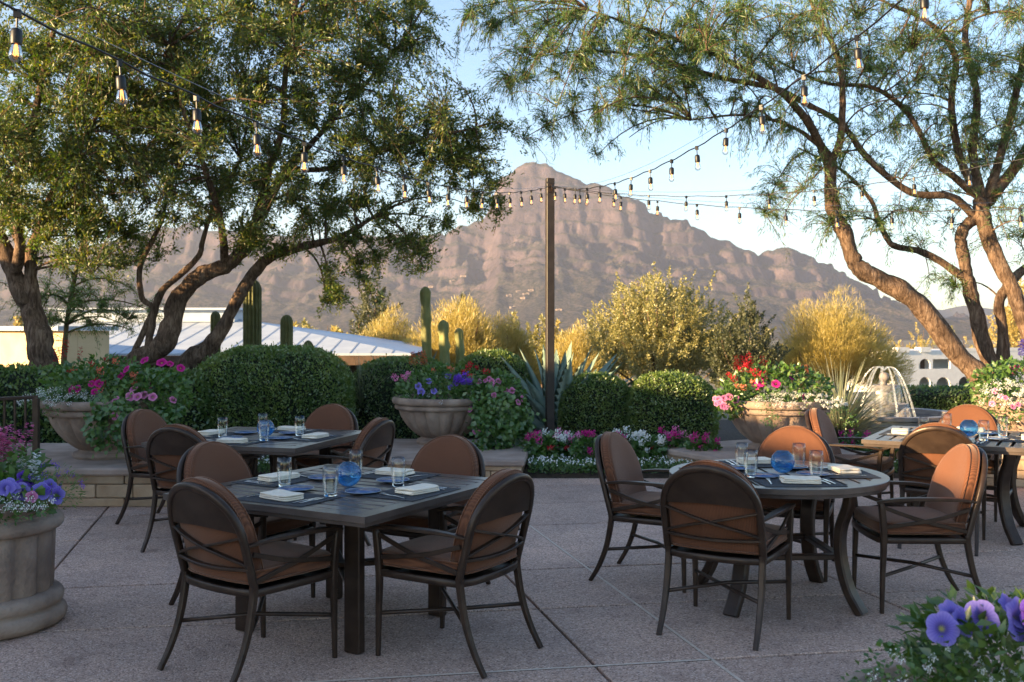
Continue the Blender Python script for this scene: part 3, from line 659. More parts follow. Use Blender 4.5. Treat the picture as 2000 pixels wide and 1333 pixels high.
def make_chair():
    t = thing('armchair', 'armchair', 'chair'); B = M['bronze']
    for s in (-1,1):
        pts = catmull([(s*.262,.262,0),(s*.262,.258,.2),(s*.264,.252,.40),(s*.270,.262,.56),(s*.272,.272,.618)], 4)
        part('leg', MB().sweep(pts, rectp(.034,.034), np.interp(np.linspace(0,1,len(pts)),[0,.6,.85,1],[.62,1.05,.95,.6]), (0,1,0)).mesh('leg', B), None, t)
        pts = catmull([(s*.250,-.345,0),(s*.249,-.287,.10),(s*.248,-.237,.23),(s*.247,-.208,.38),(s*.248,-.206,.43)], 4)
        part('leg', MB().sweep(pts, rectp(.036,.036), np.interp(np.linspace(0,1,len(pts)),[0,1],[.68,1.0]), (0,1,0)).mesh('leg', B), None, t)
        for y, sx in ((.262,.262),(-.345,.250)):
            pass
        arm = catmull([(s*.254,yb(HW,.60),.615),(s*.283,-.13,.633),(s*.298,.05,.637),(s*.292,.19,.631),(s*.272,.292,.612)], 5)
        part('arm', MB().sweep(arm, rectp(.042,.018), np.interp(np.linspace(0,1,len(arm)),[0,.3,.7,1],[.6,1,1.1,.75])).mesh('arm', B), None, t)
        br = MB()
        br.sweep(catmull([(s*.268,.255,.585),(s*.268,.05,.515),(s*.256,-.21,.45)],5), rectp(.012,.022))
        br.sweep(catmull([(s*.256,-.215,.575),(s*.272,-.02,.52),(s*.266,.25,.475)],5), rectp(.012,.022))
        part('side_brace', br.mesh('side_brace', B), None, t)
    part('back_frame', MB().sweep([(x,yb(x,z),z) for x, z in arch(HW,.42,.63,.872,26)], rectp(.034,.030), None, (0,1,0)).mesh('back_frame', B, auto=50), None, t)
    # solid top panel
    xs = np.linspace(-HW*.985, HW*.985, 25); V = []; 
    for x in xs:
        zt = .63+(.872-.63)*max(0,1-(x/HW)**2)**.45; zl = min(.672+.018*math.cos(x/HW*1.5), zt-.001)
        for k in range(5):
            z = zl+(zt-zl)*k/4; V.append((x,yb(x,z)+.006,z))
        for k in range(5):
            z = zl+(zt-zl)*k/4; V.append((x,yb(x,z)-.006,z))
    Fs = []
    for i in range(24):
        a, b = i*10, (i+1)*10
        for k in range(4): Fs += [(a+k,b+k,b+k+1,a+k+1),(a+5+k,a+6+k,b+6+k,b+5+k)]
        Fs += [(a,a+5,b+5,b),(a+4,b+4,b+9,a+9)]
    part('back_panel', MB().add(V,Fs).mesh('back_panel', B, auto=40), None, t)
    cr = lambda p: (p[0], yb(p[0],p[1])+p[2], p[1])
    for s in (-1,1):
        pts = [cr((s*x, z, o)) for x, z, o in [(-.245,.655,0),(-.13,.625,-.004*s),(0,.592,-.007*s),(.13,.562,-.004*s),(.245,.527,0)]]
        part('cross_brace', MB().sweep(catmull(pts,4), rectp(.012,.026), None, (0,1,0)).mesh('cross_brace', B), None, t)
    part('back_rail', MB().sweep([cr((x,.512-.012*math.cos(x*6),0)) for x in np.linspace(-.25,.25,11)], rectp(.03,.014)).mesh('back_rail', B), None, t)
    # seat frame ring
    ring = [(-.252,-.205),(-.262,0),(-.266,.16),(-.262,.245),(-.235,.272),(-.12,.285),(0,.289),(.12,.285),(.235,.272),(.262,.245),(.266,.16),(.262,0),(.252,-.205),(.17,-.235),(.06,-.247),(-.06,-.247),(-.17,-.235)]
    part('seat_frame', MB().sweep([(x,y,.403) for x, y in ring], rectp(.024,.034), None, (0,0,1), True).mesh('seat_frame', B, auto=50), None, t)
    part('seat_pan', MB().add([(x*.96,y*.96,.40) for x, y in ring], [tuple(range(len(ring)))]).mesh('seat_pan', M['black']), None, t)
    for a, b in (((-.262,.26),(.249,-.245)),((.262,.26),(-.249,-.245))):
        part('stretcher', MB().tube([(a[0],a[1],.205),(0,.01,.21+(.012 if a[0] > 0 else -.012)),(b[0],b[1],.205)], .0105, 8).mesh('stretcher', B, smooth=True), None, t)
    so = [(x*.985, y*.985+.004) for x, y in ring]
    so = catmull(np.array([(x,y) for x,y in so]+[so[0]]), 3)[:-1]
    mb, e = pillow(so, .085, lambda a,b,w: (a,b,.470+w-.010*(abs(a)/.26)**3*(1 if w > 0 else 0)))
    sc = part('seat_cushion', mb.mesh('seat_cushion', M['fabric'], smooth=True), None, t)
    for dz in (-.026,.026):
        part('piping', MB().tube([(p[0]*.992,p[1]*.992,p[2]+dz) for p in e], .0045, 5, (0,0,1), True).mesh('piping', M['fabric'], smooth=True), None, sc)
    ob = arch(HW*.955,.50,.64,.905,20); ob = [(-.19,.488)]+ob+[(.19,.488),(.06,.485),(-.06,.485)]
    mb, e = pillow(ob, .08, lambda a,b,w: (a, yb(a,b)+.058+w, b))
    bc = part('back_cushion', mb.mesh('back_cushion', M['fabric'], smooth=True), None, t)
    for dy in (-.025,.025):
        part('piping', MB().tube([(p[0]*.992,p[1]+dy,p[2]-.002) for p in e], .0045, 5, (0,1,0), True).mesh('piping', M['fabric'], smooth=True), None, bc)
    return t
CHAIRS = [
 ((-1.42,4.44),(.60,.80),'brown armchair at the square table near the cylindrical planter, turned toward the far plinth urn'),
 ((.01,4.70),(-.85,.53),'brown armchair at the square table standing across from the round table'),
 ((-.36,6.27),(-.5,-.86),'brown armchair at the square table in front of the plinth urn by the post'),
 ((-1.82,5.90),(.87,-.48),'brown armchair at the square table, its cushioned front facing out past the cylindrical planter side'),
 ((-3.10,8.27),(.95,-.32),'brown armchair standing right in front of the long sandstone seat wall'),
 ((-2.36,6.93),(.32,.95),'brown armchair between the two square tables with straight legs, back to the open patio'),
 ((-1.57,8.86),(-.32,-.95),'brown armchair in front of the large clipped hedge, facing the patio'),
 ((-.95,7.46),(-.95,.32),'brown armchair beside the low plinth, turned to face the long seat wall'),
 ((.60,6.45),(.895,-.446),'brown armchair at the round table on the side of the pink flower bed'),
 ((.97,4.995),(.49,.87),'brown armchair at the round table with its back to the open patio'),
 ((1.95,6.86),(-.4,-.92),'sunlit orange armchair at the round table, facing the patio'),
 ((2.66,5.74),(-1,.05),'brown armchair at the round table on the side of the curved-leg square table'),
 ((2.99,7.02),(.48,.88),'brown armchair at the curved-leg square table with its back to the round table'),
 ((4.02,8.78),(-.51,-.86),'brown armchair at the curved-leg square table in front of the far hedge'),
 ((2.52,8.42),(.86,-.51),'brown armchair at the curved-leg square table beside the spiky yucca'),
]
ch0 = make_chair()
for i, (rm, d, lb) in enumerate(CHAIRS):
    o = ch0 if i == 0 else copy_tree(ch0)
    l = math.hypot(*d); d = (d[0]/l, d[1]/l)
    o.location = (rm[0]+.345*d[0], rm[1]+.345*d[1], .001); o.rotation_euler.z = math.atan2(-d[0], d[1])
    tag(o, lb, 'chair', 'cushioned armchairs around the terrace tables')

TH = .73
def square_top(t, S, n=12):
    bw = .085; a = S/2
    prof = [(0,0),(0,-.03),(-.012,-.034),(-.016,-.052),(-.03,-.055),(-bw,-.055),(-bw,0)]
    for k in range(4):     # mitred border rails
        V = []
        for s, e in ((-1,0),(1,0)):
            for (o, z) in prof: V.append((s*(a+o), -(a+o), TH+z))
        m = len(prof); Fs = [tuple(range(m)), tuple(range(2*m-1,m-1,-1))]+[(i,(i+1)%m,m+(i+1)%m,m+i)[::-1] for i in range(m)]
        V = np.array(V); V[:m,0] += .0006; V[m:,0] -= .0006
        part('border_rail', MB().add(V, Fs).mesh('border_rail', M['tabletop']), None, t, (0,0,0), (0,0,k*math.pi/2))
    w = (S-2*bw)/n
    for k in range(n):
        part('slat', MB().bbox((0,0,0), (S-2*bw-.003, w-.022, .022), .007).mesh('slat', M['tabletop']), None, t, (0,-a+bw+w*(k+.5),TH-.011-.001))
    part('underframe', MB().box((0,0,TH-.036), (S-2*bw-.01,S-2*bw-.01,.008)).box((0,0,TH-.055), (.06,S-2*bw-.01,.03)).box((-.35*S,0,TH-.05), (.05,S-2*bw-.01,.03)).box((.35*S,0,TH-.05), (.05,S-2*bw-.01,.03)).mesh('underframe', M['bronze']), None, t)
def straight_base(t, ins):
    for sx in (-1,1):
        for sy in (-1,1):
            part('leg', MB().bbox((sx*ins,sy*ins,(TH-.055)/2), (.095,.05,TH-.06), .006, 0).mesh('leg', M['bronze']), None, t)
    for s in (-1,1):
        part('stretcher', MB().sweep([(-ins,-s*ins,.30+.014*s),(0,0,.30+.014*s),(ins,s*ins,.30+.014*s)], rectp(.05,.026)).mesh('stretcher', M['bronze']), None, t)
def curved_base(t, ins, rad, z=.30, rot=math.pi/4):
    for k in range(4):
        a = rot+k*math.pi/2; ca, sa = math.cos(a), math.sin(a)
        pts = catmull([(r*ca, r*sa, zz) for r, zz in [(rad*.80,TH-.058),(rad*.78,TH-.14),(rad*.70,.45),(rad*.70,.30),(rad*.78,.13),(rad*.92,0)]], 5)
        part('leg', MB().sweep(pts, rectp(.085,.05), None, (ca,sa,0)).mesh('leg', M['bronze'], auto=40), None, t)
    for k in range(4):
        a, b = rot+k*math.pi/2, rot+(k+1)*math.pi/2; r = rad*.68
        part('stretcher', MB().bar((r*math.cos(a),r*math.sin(a),z),(r*math.cos(b),r*math.sin(b),z), .05,.03).mesh('stretcher', M['bronze']), None, t)
def round_top(t, R, n=11):
    bw = .085
    prof = [(R-bw,TH-.055),(R-.03,TH-.055),(R-.016,TH-.052),(R-.012,TH-.034),(R,TH-.03),(R,TH-.003),(R-.003,TH),(R-bw,TH),(R-bw,TH-.055)]
    part('border_ring', MB().lathe(prof, 72, None, False).mesh('border_ring', M['tabletop'], auto=35), None, t)
    ri = R-bw-.003; w = 2*ri/n
    for k in range(n):
        y0, y1 = -ri+w*k+.010, -ri+w*(k+1)-.010; V = []
        ysl = np.linspace(max(y0,-ri+.002), min(y1,ri-.002), 6)
        right = [(math.sqrt(ri*ri-y*y), y) for y in ysl]; P = right+[(-x,y) for x, y in reversed(right)]
        m = len(P); V = [(x,y,TH-.021) for x, y in P]+[(x,y,TH-.0025) for x, y in P]
        Fs = [tuple(range(m-1,-1,-1)), tuple(range(m,2*m))]+[(i,(i+1)%m,m+(i+1)%m,m+i) for i in range(m)]
        part('slat', MB().add(V,Fs).mesh('slat', M['tabletop']), None, t)
    part('underframe', MB().lathe([(ri*.995,TH-.036),(ri*.995,TH-.03)],48).box((0,0,TH-.055), (.06,2*ri*.98,.03)).mesh('underframe', M['bronze']), None, t)
TABLES = []
def add_table(kind, loc, rz, label, size, near):
    t = thing('dining_table', label, 'table', (*loc,.001), rz, 'slatted terrace tables')
    if kind == 'straight': square_top(t, size); straight_base(t, .36)
    elif kind == 'curved': square_top(t, size); curved_base(t, .36*1.4142+.12, .62)
    else: round_top(t, size); curved_base(t, .5, .56, rot=math.pi/4)
    TABLES.append((kind, loc, rz, size, near))
add_table('straight', (-.90,5.33), math.radians(-29.5), 'square slatted table with straight legs standing across from the round table', 1.29, 'the patio-side square table')
add_table('straight', (-1.95,7.80), math.radians(-16.5), 'square slatted table with straight legs in front of the large clipped hedge', 1.27, 'the hedge-side square table')
add_table('round', (1.545,5.83), math.radians(92), 'round slatted table with curved legs', .62, 'the round table')
add_table('curved', (3.53,7.80), math.radians(59), 'square slatted table with curved legs near the fountain', 1.28, 'the curved-leg square table')

# ---- table settings
def knife_mesh():
    mb = MB(); mb.sweep([(0,-.10,0),(0,-.02,.001),(0,.0,0)], rectp(.011,.006)); mb.sweep([(0,0,0),(.001,.05,0),(0,.10,0)], rectp(.015,.0025), [.8,1.15,.3]); return mb.mesh('knife', M['steel'])
def fork_mesh():
    mb = MB(); mb.sweep(catmull([(0,-.10,.001),(0,-.03,.004),(0,.035,.002),(0,.05,.003)],4), rectp(.009,.004))
    mb.sweep([(0,.045,.003),(0,.06,.004),(0,.068,.005)], rectp(.022,.003), [.5,1,1])
    for k in range(4): mb.sweep([(-.0085+k*.0057,.066,.005),(-.0085+k*.0057,.085,.007),(-.0085+k*.0057,.10,.004)], rectp(.0028,.0025))
    return mb.mesh('fork', M['steel'])
def napkin_mesh():
    mb = MB()
    for k in range(3):
        dx = .006*k; mb_o = [(-.10+dx,-.062),(0,-.066),(.10-dx*.3,-.060),(.105,0),(.10,.062),(0,.06),(-.098,.064),(-.103+dx,0)]
        o = catmull(np.array(mb_o+[mb_o[0]]), 3)[:-1]
        m2, _ = pillow(o, .0105, lambda a,b,w,k=k: (a+.003*math.sin(b*60+k), b, .006+k*.0088+w+.0025*math.sin(a*38+k*2)*math.cos(b*20)))
        mb.add(np.concatenate(m2.v), m2.f)
    return mb.mesh('napkin', M['napkin'], smooth=True)
def glass_thing():
    t = thing('water_glass', 'glass', 'glass')
    out = [(.0285,.012),(.0315,.035),(.0355,.065),(.0365,.085),(.0350,.105),(.0320,.124),(.0312,.124)]
    out = [(r*1.12, z*1.24) for r, z in out]
    part('wall', MB().lathe(out, 28, None, False).mesh('wall', M['glass'], smooth=True), None, t)
    part('base', MB().lathe([(.028,0),(.0308,.003),(.0317,.017),(.022,.016),(.001,.013)], 24).mesh('base', M['glass_base'], auto=40), None, t)
    return t
def globe_mesh():
    th = np.linspace(-80, 58, 16); o = [(.068*math.cos(math.radians(a)), .068+.068*math.sin(math.radians(a))) for a in th]
    i = [(r*.94 if r > .01 else r*.9, .068+(z-.068)*.94) for r, z in reversed(o)]
    return MB().lathe(o+[(o[-1][0]*.97,o[-1][1]+.003),(o[-1][0]*.9,o[-1][1])], 40, None, False).mesh('candle_globe', M['blue_glass'], smooth=True)
KN, FK, NP, GL = knife_mesh(), fork_mesh(), napkin_mesh(), globe_mesh()
PLT = MB().lathe([(.045,0),(.05,.003),(.075,.008),(.090,.0135)], 36).lathe([(.0905,.0135),(.074,.0105),(.05,.0075),(.001,.007)],36,None,False).mesh('bread_plate', M['plate'], smooth=True)
PRM = MB().tube([(.0905*math.cos(a),.0905*math.sin(a),.0138) for a in np.linspace(0,2*math.pi,36,endpoint=False)], .0016, 5, (0,0,1), True).mesh('rim', M['plate_rim'])
MATM = MB().bbox((0,0,.0015), (.44,.31,.003), .001).mesh('placemat', M['mat'])
g0 = None
SEATS = [['toward the open patio','toward the round table','before the plinth urn','next to the hedge-side table'],
 ['next to the patio-side table','by the low plinth','toward the big hedge','by the seat wall'],
 ['toward the curved-leg table','with the sunlit chair','toward the flower bed','toward the open patio'],
 ['without a chair','toward the far hedge','beside the yucca','toward the round table']]
for ti, (kind, loc, rz, size, near) in enumerate(TABLES):
    half = size if kind == 'round' else size/2
    off = -half+.20 if kind != 'round' else -half+.245
    for k in range(4):
        a0 = rz+k*math.pi/2; ca, sa = math.cos(a0), math.sin(a0)
        def at(x, y, z=0): return (loc[0]+ca*x-sa*y, loc[1]+sa*x+ca*y, TH+.0012+z)
        jit = lambda s: random.uniform(-s, s)
        seat = ' at the place '+SEATS[ti][k]
        o = part('placemat', MATM, None, None, at(0+jit(.01), off), (0,0,a0+jit(.03))); tag(o, 'dark woven placemat on '+near+seat, 'placemat', 'placemats on '+near)
        o = part('napkin', NP, None, None, at(.005+jit(.015), off-.02+jit(.01), .0035), (0,0,a0+jit(.2))); tag(o, 'folded cream napkin on '+near+seat, 'napkin', 'napkins on '+near)
        o = part('fork', FK, None, None, at(-.155+jit(.008), off+.01, .0035), (0,0,a0-.25+jit(.15))); tag(o, 'steel fork on '+near+seat, 'fork', 'forks on '+near)
        for q in range(2):
            o = part('knife', KN, None, None, at(.145+.03*q, off-.01+.012*q, .0055), (0,0,a0+jit(.06))); tag(o, 'steel knife on '+near+seat, 'knife', 'knives on '+near)
        pl = part('bread_plate', PLT, None, None, at(-.135+jit(.015), off+.205+jit(.01)), (0,0,0)); tag(pl, 'blue plate on '+near+seat, 'plate', 'blue plates on '+near); part('rim', PRM, None, pl)
        g = glass_thing() if g0 is None else copy_tree(g0); g0 = g0 or g
        g.location = at(.155+jit(.015), off+.175+jit(.02)); tag(g, 'clear water glass on '+near+seat, 'glass', 'water glasses on '+near)
    o = part('candle_globe', GL, None, None, (loc[0]+.03, loc[1]-.02, TH+.0015), (0.0,0,ti*1.3)); tag(o, 'round blue bubble glass candle globe on '+near, 'candle holder', 'blue candle globes')
#PLANTS
# ================================================================== PLANTS
def flat(n, r, z=0.0): a = RNG.random(n)*2*math.pi; q = r*np.sqrt(RNG.random(n)); return np.c_[q*np.cos(a), q*np.sin(a), np.full(n, z)]
# ---- blossoms, one small mesh per kind and colour
def petunia_arr(lobes=5, depth=.35, seg=30, r=1.0):
    a = np.arange(seg)*2*math.pi/seg; rad = r*(.86+.14*np.abs(np.cos(a*lobes/2))**.6)
    V = [(0,0,-depth)]; 
    for k, (f, z) in enumerate(((.30,-.12),(.68,.03),(1.0,0.0))):
        for i in range(seg): V.append((rad[i]*f*math.cos(a[i]), rad[i]*f*math.sin(a[i]), z+(.06*math.sin(a[i]*lobes)+.03*math.sin(a[i]*13))*(f**3)))
    T = [(0,1+i,1+(i+1)%seg) for i in range(seg)]
    for k in range(2):
        for i in range(seg):
            A, B, C, D = 1+k*seg+i, 1+k*seg+(i+1)%seg, 1+(k+1)*seg+(i+1)%seg, 1+(k+1)*seg+i; T += [(A,C,B),(A,D,C)]
    return np.array(V), np.array(T)
def petunia_mat(c):
    m, n, l, b = _mat('petunia_'+c); n.remove(b); e0 = [x for x in PET[c].node_tree.nodes if x.type == 'VALTORGB'][0].color_ramp.elements; lo, hi = e0[0].color[:], e0[1].color[:]
    tc = n.new('ShaderNodeTexCoord'); sp = n.new('ShaderNodeVectorMath'); sp.operation = 'MULTIPLY'; sp.inputs[1].default_value = (1,1,0); l.new(tc.outputs['Object'], sp.inputs[0])
    ln = n.new('ShaderNodeVectorMath'); ln.operation = 'LENGTH'; l.new(sp.outputs[0], ln.inputs[0])
    sx = n.new('ShaderNodeSeparateXYZ'); l.new(tc.outputs['Object'], sx.inputs[0]); at = n.new('ShaderNodeMath'); at.operation = 'ARCTAN2'; l.new(sx.outputs[1], at.inputs[0]); l.new(sx.outputs[0], at.inputs[1])
    wv = n.new('ShaderNodeMath'); wv.operation = 'SINE'; ml = n.new('ShaderNodeMath'); ml.operation = 'MULTIPLY'; ml.inputs[1].default_value = 25; l.new(at.outputs[0], ml.inputs[0]); l.new(ml.outputs[0], wv.inputs[0])
    ad = n.new('ShaderNodeMath'); ad.operation = 'MULTIPLY_ADD'; ad.inputs[1].default_value = .07; l.new(wv.outputs[0], ad.inputs[0]); l.new(ln.outputs['Value'], ad.inputs[2])
    r = n.new('ShaderNodeValToRGB'); e = r.color_ramp.elements; e.new(.4); e.new(.6)
    for q, (p, cc) in enumerate(((.05,(.45,.42,.12,1)),(.22,tuple(x*.45 for x in lo[:3])+(1,)),(.5,lo),(.95,hi))): e[q].position = p; e[q].color = cc
    l.new(ad.outputs[0], r.inputs[0])
    d = n.new('ShaderNodeBsdfDiffuse'); t = n.new('ShaderNodeBsdfTranslucent'); x = n.new('ShaderNodeMixShader'); x.inputs[0].default_value = .35
    l.new(r.outputs[0], d.inputs[0]); l.new(r.outputs[0], t.inputs[0]); l.new(d.outputs[0], x.inputs[1]); l.new(t.outputs[0], x.inputs[2]); l.new(x.outputs[0], n['Material Output'].inputs[0]); return m
def petunia(c): V, T = petunia_arr(); return mesh_tri('petunia_blossom', V, T, petunia_mat(c), True)
def cluster(c, n=26, petal_=.42, name='flower_head', seed=1, flatz=1.0):
    r = np.random.default_rng(seed); P = unit(r.normal(size=(n,3)))*(.45+.4*r.random((n,1))); P[:,2] *= flatz
    V, T = leaf_arrays(P-unit(P)*.1, unit(P*.5+r.normal(size=P.shape)*.7), unit(P), petal_*(.8+.5*r.random(n)), petal_*.85, .6, .1)
    return mesh_tri(name, V, T, PET[c])
def spike(c, n=44, seed=2):
    r = np.random.default_rng(seed); z = r.random(n)**1.0*3.2; a = r.random(n)*6.28; w = .55*(1-.22*z)
    P = np.c_[w*np.cos(a)*.5, w*np.sin(a)*.5, z]; D = np.c_[np.cos(a), np.sin(a), np.full(n,.1)]
    V, T = leaf_arrays(P, D, np.tile([0,0,1.],(n,1)), .55*(1-.2*z/3.2), .5*(1-.2*z/3.2), .6, .2)
    return mesh_tri('flower_spike', V, T, PET[c])
BL = {}
def bloom(kind, c):
    if (kind, c) not in BL:
        BL[kind,c] = dict(petunia=lambda: petunia(c), head=lambda: cluster(c, 30, .42, 'flower_head', 3), spike=lambda: spike(c), tiny=lambda: cluster(c, 16, .38, 'small_blossom', 5, .5))[kind]()
    return BL[kind,c]
SIZE = dict(petunia=.034, head=.045, spike=.045, tiny=.026)
BNAME = dict(petunia='blossom', head='flower_head', spike='flower_spike', tiny='small_blossom')
FACE = np.array([0,-1,.35])
def plant(name, label, cat, base, vols, blooms, leafm='leaf_flower', L=.055, Wd=.04, group=None, dens=1.0, vines=()):
    """vols: (centre, radii, leaf count); blooms: (kind, colour, centre, radii, count, scale)"""
    base = np.asarray(base, float); t = thing(name, label, cat, tuple(base), group=group); A = Acc()
    for c, r, n in vols:
        n = int(n*dens); U = rnd(n); P = np.asarray(c)+U*np.asarray(r)*(.35+.65*RNG.random((n,1))**.5)
        D = unit(U*np.array([1,1,.6])+RNG.normal(size=U.shape)*.55+np.array([0,0,.15])); N = unit(U+RNG.normal(size=U.shape)*.5+np.array([0,-.2,.6]))
        V, T = leaf_arrays(P, D, N, L*(.6+.8*RNG.random(n)), Wd*(.6+.8*RNG.random(n)), .5, .18); A.add(V, T)
    for pts, w, n in vines:
        P = catmull(pts, 8); i = RNG.integers(0, len(P), n); Q = P[i]+RNG.normal(size=(n,3))*w
        D = unit(RNG.normal(size=(n,3))+np.array([0,-.3,-.5])); N = unit(RNG.normal(size=(n,3))*.6+np.array([0,-1,.7]))
        V, T = leaf_arrays(Q, D, N, L*(.7+.7*RNG.random(n)), Wd*(.7+.7*RNG.random(n)), .5, .15); A.add(V, T)
    f = part('foliage', A.mesh('foliage', M[leafm]), None, t); f['kind'] = 'stuff'
    for kind, col, c, r, n, s in blooms:
        for q in range(n):
            u = np.array([random.gauss(0,1), -abs(random.gauss(0,1))*1.0, abs(random.gauss(0,.8))]) ; u /= np.linalg.norm(u)
            p = np.asarray(c)+u*np.asarray(r)*random.uniform(.92,1.08)
            d = Vector(u*np.array([1,1,.5])+FACE*.6+np.array([random.uniform(-.4,.4),0,random.uniform(-.3,.4)]))
            rot = (0 if kind == 'spike' else d.to_track_quat('Z','Y').to_euler())
            if kind == 'spike': rot = (random.uniform(-.2,.2), random.uniform(-.2,.2), random.uniform(0,6))
            part(BNAME[kind], bloom(kind,col), None, t, tuple(p), tuple(rot), SIZE[kind]*s*random.uniform(.8,1.15))
    return t
def urn_plants(k, spec):
    (x,y,z), _ = URNS[k]; b = (x,y,z+.515)
    up = lambda c: (c[0], c[1], c[2]*1.35 if c[2] > .04 else c[2])
    spec = [(a[0], a[1], [(up(c), (r[0],r[1],r[2]*1.2), int(n*1.25)) for c, r, n in a[2]], [(kd, cl, up(c), (r[0],r[1],r[2]*1.15), int(math.ceil(n*1.6)), sc*1.1) for kd, cl, c, r, n, sc in a[3]])+tuple(a[4:]) for a in spec]
    for a in spec: plant(a[0], a[1], 'flowers', b, *a[2:])['group'] = 'flowers planted in the stone urns'
EL = (.5,.5,.25)
# urn by the railing
urn_plants(0, [
 ('bedding_plant','leafy green plant with coral and red blooms in the urn by the railing', [((-.05,0,.10),(.58,.5,.26),1500)], [('head','coral',(.05,0,.1),(.4,.45,.24),5,1.0),('spike','red',(-.35,0,.28),(.12,.2,.08),3,1.0),('head','red',(-.1,0,.15),(.3,.4,.2),3,.8),('petunia','magenta',(.05,0,.08),(.35,.5,.2),5,1.0)]),
 ('alyssum','white alyssum spilling over the urn rim near the railing', [((-.28,-.38,.02),(.36,.24,.10),800)], [('tiny','white',(-.26,-.36,.02),(.38,.26,.12),55,1.0)], 'leaf_flower', .025, .012, ),
 ('trailing_petunia','trailing petunia with pink blooms hanging from the urn by the railing', [((.50,-.12,.06),(.34,.36,.2),1000)], [('petunia','magenta',(.5,-.1,.18),(.3,.35,.16),6,1.2),('petunia','pink',(.45,-.3,-.08),(.34,.34,.2),9,1.2)], 'leaf_flower', .055, .045, None, 1.0, [([(.16,-.5,.05),(.18,-.64,-.10),(.16,-.62,-.32)],.05,260),([(.34,-.5,.05),(.40,-.62,-.1),(.36,-.58,-.3)],.055,300),([(.6,-.3,0),(.72,-.38,-.12),(.72,-.36,-.24)],.05,200)])])
urn_plants(1, [
 ('bedding_plant','mixed coral, red and lilac blooms in the urn by the light post', [((0,0,.08),(.56,.5,.27),1600)], [('spike','coral',(-.28,0,.30),(.1,.1,.05),3,1.0),('head','pink',(-.46,-.1,.18),(.1,.2,.1),3,1.1),('head','red',(.38,-.1,.22),(.18,.2,.12),5,.9),('petunia','lilac',(-.05,0,.08),(.4,.5,.2),4,1.2),('head','coral',(.05,0,.2),(.3,.3,.14),2,.8),('tiny','white',(0,-.1,.0),(.5,.5,.1),26,.9)]),
 ('purple_larkspur','deep violet flower cluster in the urn by the light post', [((.26,-.36,.12),(.12,.1,.12),120)], [('head','violet',(.27,-.40,.16),(.09,.08,.11),9,1.0)]),
 ('trailing_petunia','long curtain of trailing petunia hanging from the urn by the light post', [((.60,-.12,.0),(.38,.36,.30),1500)], [('petunia','pink',(.62,-.25,-.1),(.34,.3,.34),13,1.15),('petunia','pink',(.58,-.3,-.38),(.2,.25,.14),6,1.1)], 'leaf_flower', .06, .05, None, 1.0, [([(.5,-.4,.1),(.55,-.6,-.2),(.52,-.58,-.6)],.08,700),([(.65,-.4,.1),(.76,-.55,-.2),(.72,-.5,-.62)],.08,800),([(.8,-.2,.05),(.95,-.25,-.2),(.92,-.25,-.4)],.07,500)])])
urn_plants(2, [
 ('bedding_plant','dense green plant with crimson and pink blooms in the urn next to the fountain', [((0,0,.10),(.60,.5,.25),1700)], [('spike','red',(-.30,0,.24),(.18,.15,.06),6,1.05),('head','red',(-.35,-.1,.2),(.2,.2,.12),6,1.0),('head','coral',(-.4,-.15,.12),(.15,.2,.1),4,.9),('petunia','magenta',(-.05,-.1,.06),(.35,.45,.2),4,1.2),('spike','coral',(.2,.1,.22),(.2,.1,.04),2,.7)]),
 ('alyssum','white alyssum trailing over the urn rim next to the fountain', [((.1,-.34,.0),(.5,.26,.11),900)], [('tiny','white',(.12,-.34,.0),(.52,.30,.13),75,1.0)], 'leaf_flower', .026, .012, None, 1.0, [([(-.2,-.55,.02),(-.22,-.64,-.1),(-.22,-.63,-.18)],.05,160),([(.55,-.3,0),(.66,-.38,-.1),(.66,-.36,-.25)],.06,200)]),
 ('trailing_petunia','small trailing pink petunia on the hedge side of the urn next to the fountain', [((-.55,-.2,.02),(.16,.25,.14),350)], [('petunia','pink',(-.6,-.22,-.02),(.16,.2,.14),8,1.0)])])
urn_plants(3, [
 ('bedding_plant','sunlit bushy plant with magenta and lilac blooms in the far sunlit urn', [((-.05,0,.10),(.62,.5,.24),1700)], [('spike','lilac',(-.18,0,.3),(.06,.1,.04),2,1.1),('head','magenta',(0,0,.18),(.3,.3,.12),5,1.0),('petunia','magenta',(.1,-.1,.1),(.4,.4,.2),4,1.2)]),
 ('alyssum','yellow-white alyssum mound spilling from the far sunlit urn', [((-.5,-.25,-.02),(.22,.3,.2),700)], [('tiny','white',(-.5,-.28,-.02),(.24,.3,.22),45,1.1),('petunia','pink',(-.5,-.3,-.05),(.22,.3,.2),5,.8)], 'leaf_flower', .035, .02)])
# cylindrical planter by the railing
cx, cy_ = -2.78, 5.30
plant('snapdragon','coral and pink snapdragons in the cylindrical planter near the railing','flowers',(cx,cy_,.67),[((0,0,.1),(.30,.3,.2),500)],[('spike','coral',(.05,-.05,.2),(.14,.15,.06),9,1.15),('spike','pink',(.17,0,.2),(.1,.12,.06),8,1.15),('spike','white',(.26,-.06,.08),(.04,.06,.03),4,1.0)],group='flowers planted in the stone planters')
plant('petunia','large lilac and violet petunias in the cylindrical planter near the railing','flowers',(cx,cy_,.67),[((.1,-.1,.03),(.3,.28,.12),500)],[('petunia','lilac',(.12,-.08,.03),(.30,.28,.12),13,1.35),('petunia','violet',(.04,-.1,.06),(.25,.25,.1),5,1.2),('petunia','pink',(.2,-.15,.02),(.2,.2,.08),4,.9)],group='flowers planted in the stone planters')
plant('lobelia','fine blue lobelia on the rim of the cylindrical planter near the railing','flowers',(cx,cy_,.67),[((.36,0,.05),(.13,.2,.12),420)],[('tiny','violet',(.36,0,.06),(.15,.2,.13),32,.7)],'leaf_dark',.03,.006,group='flowers planted in the stone planters')
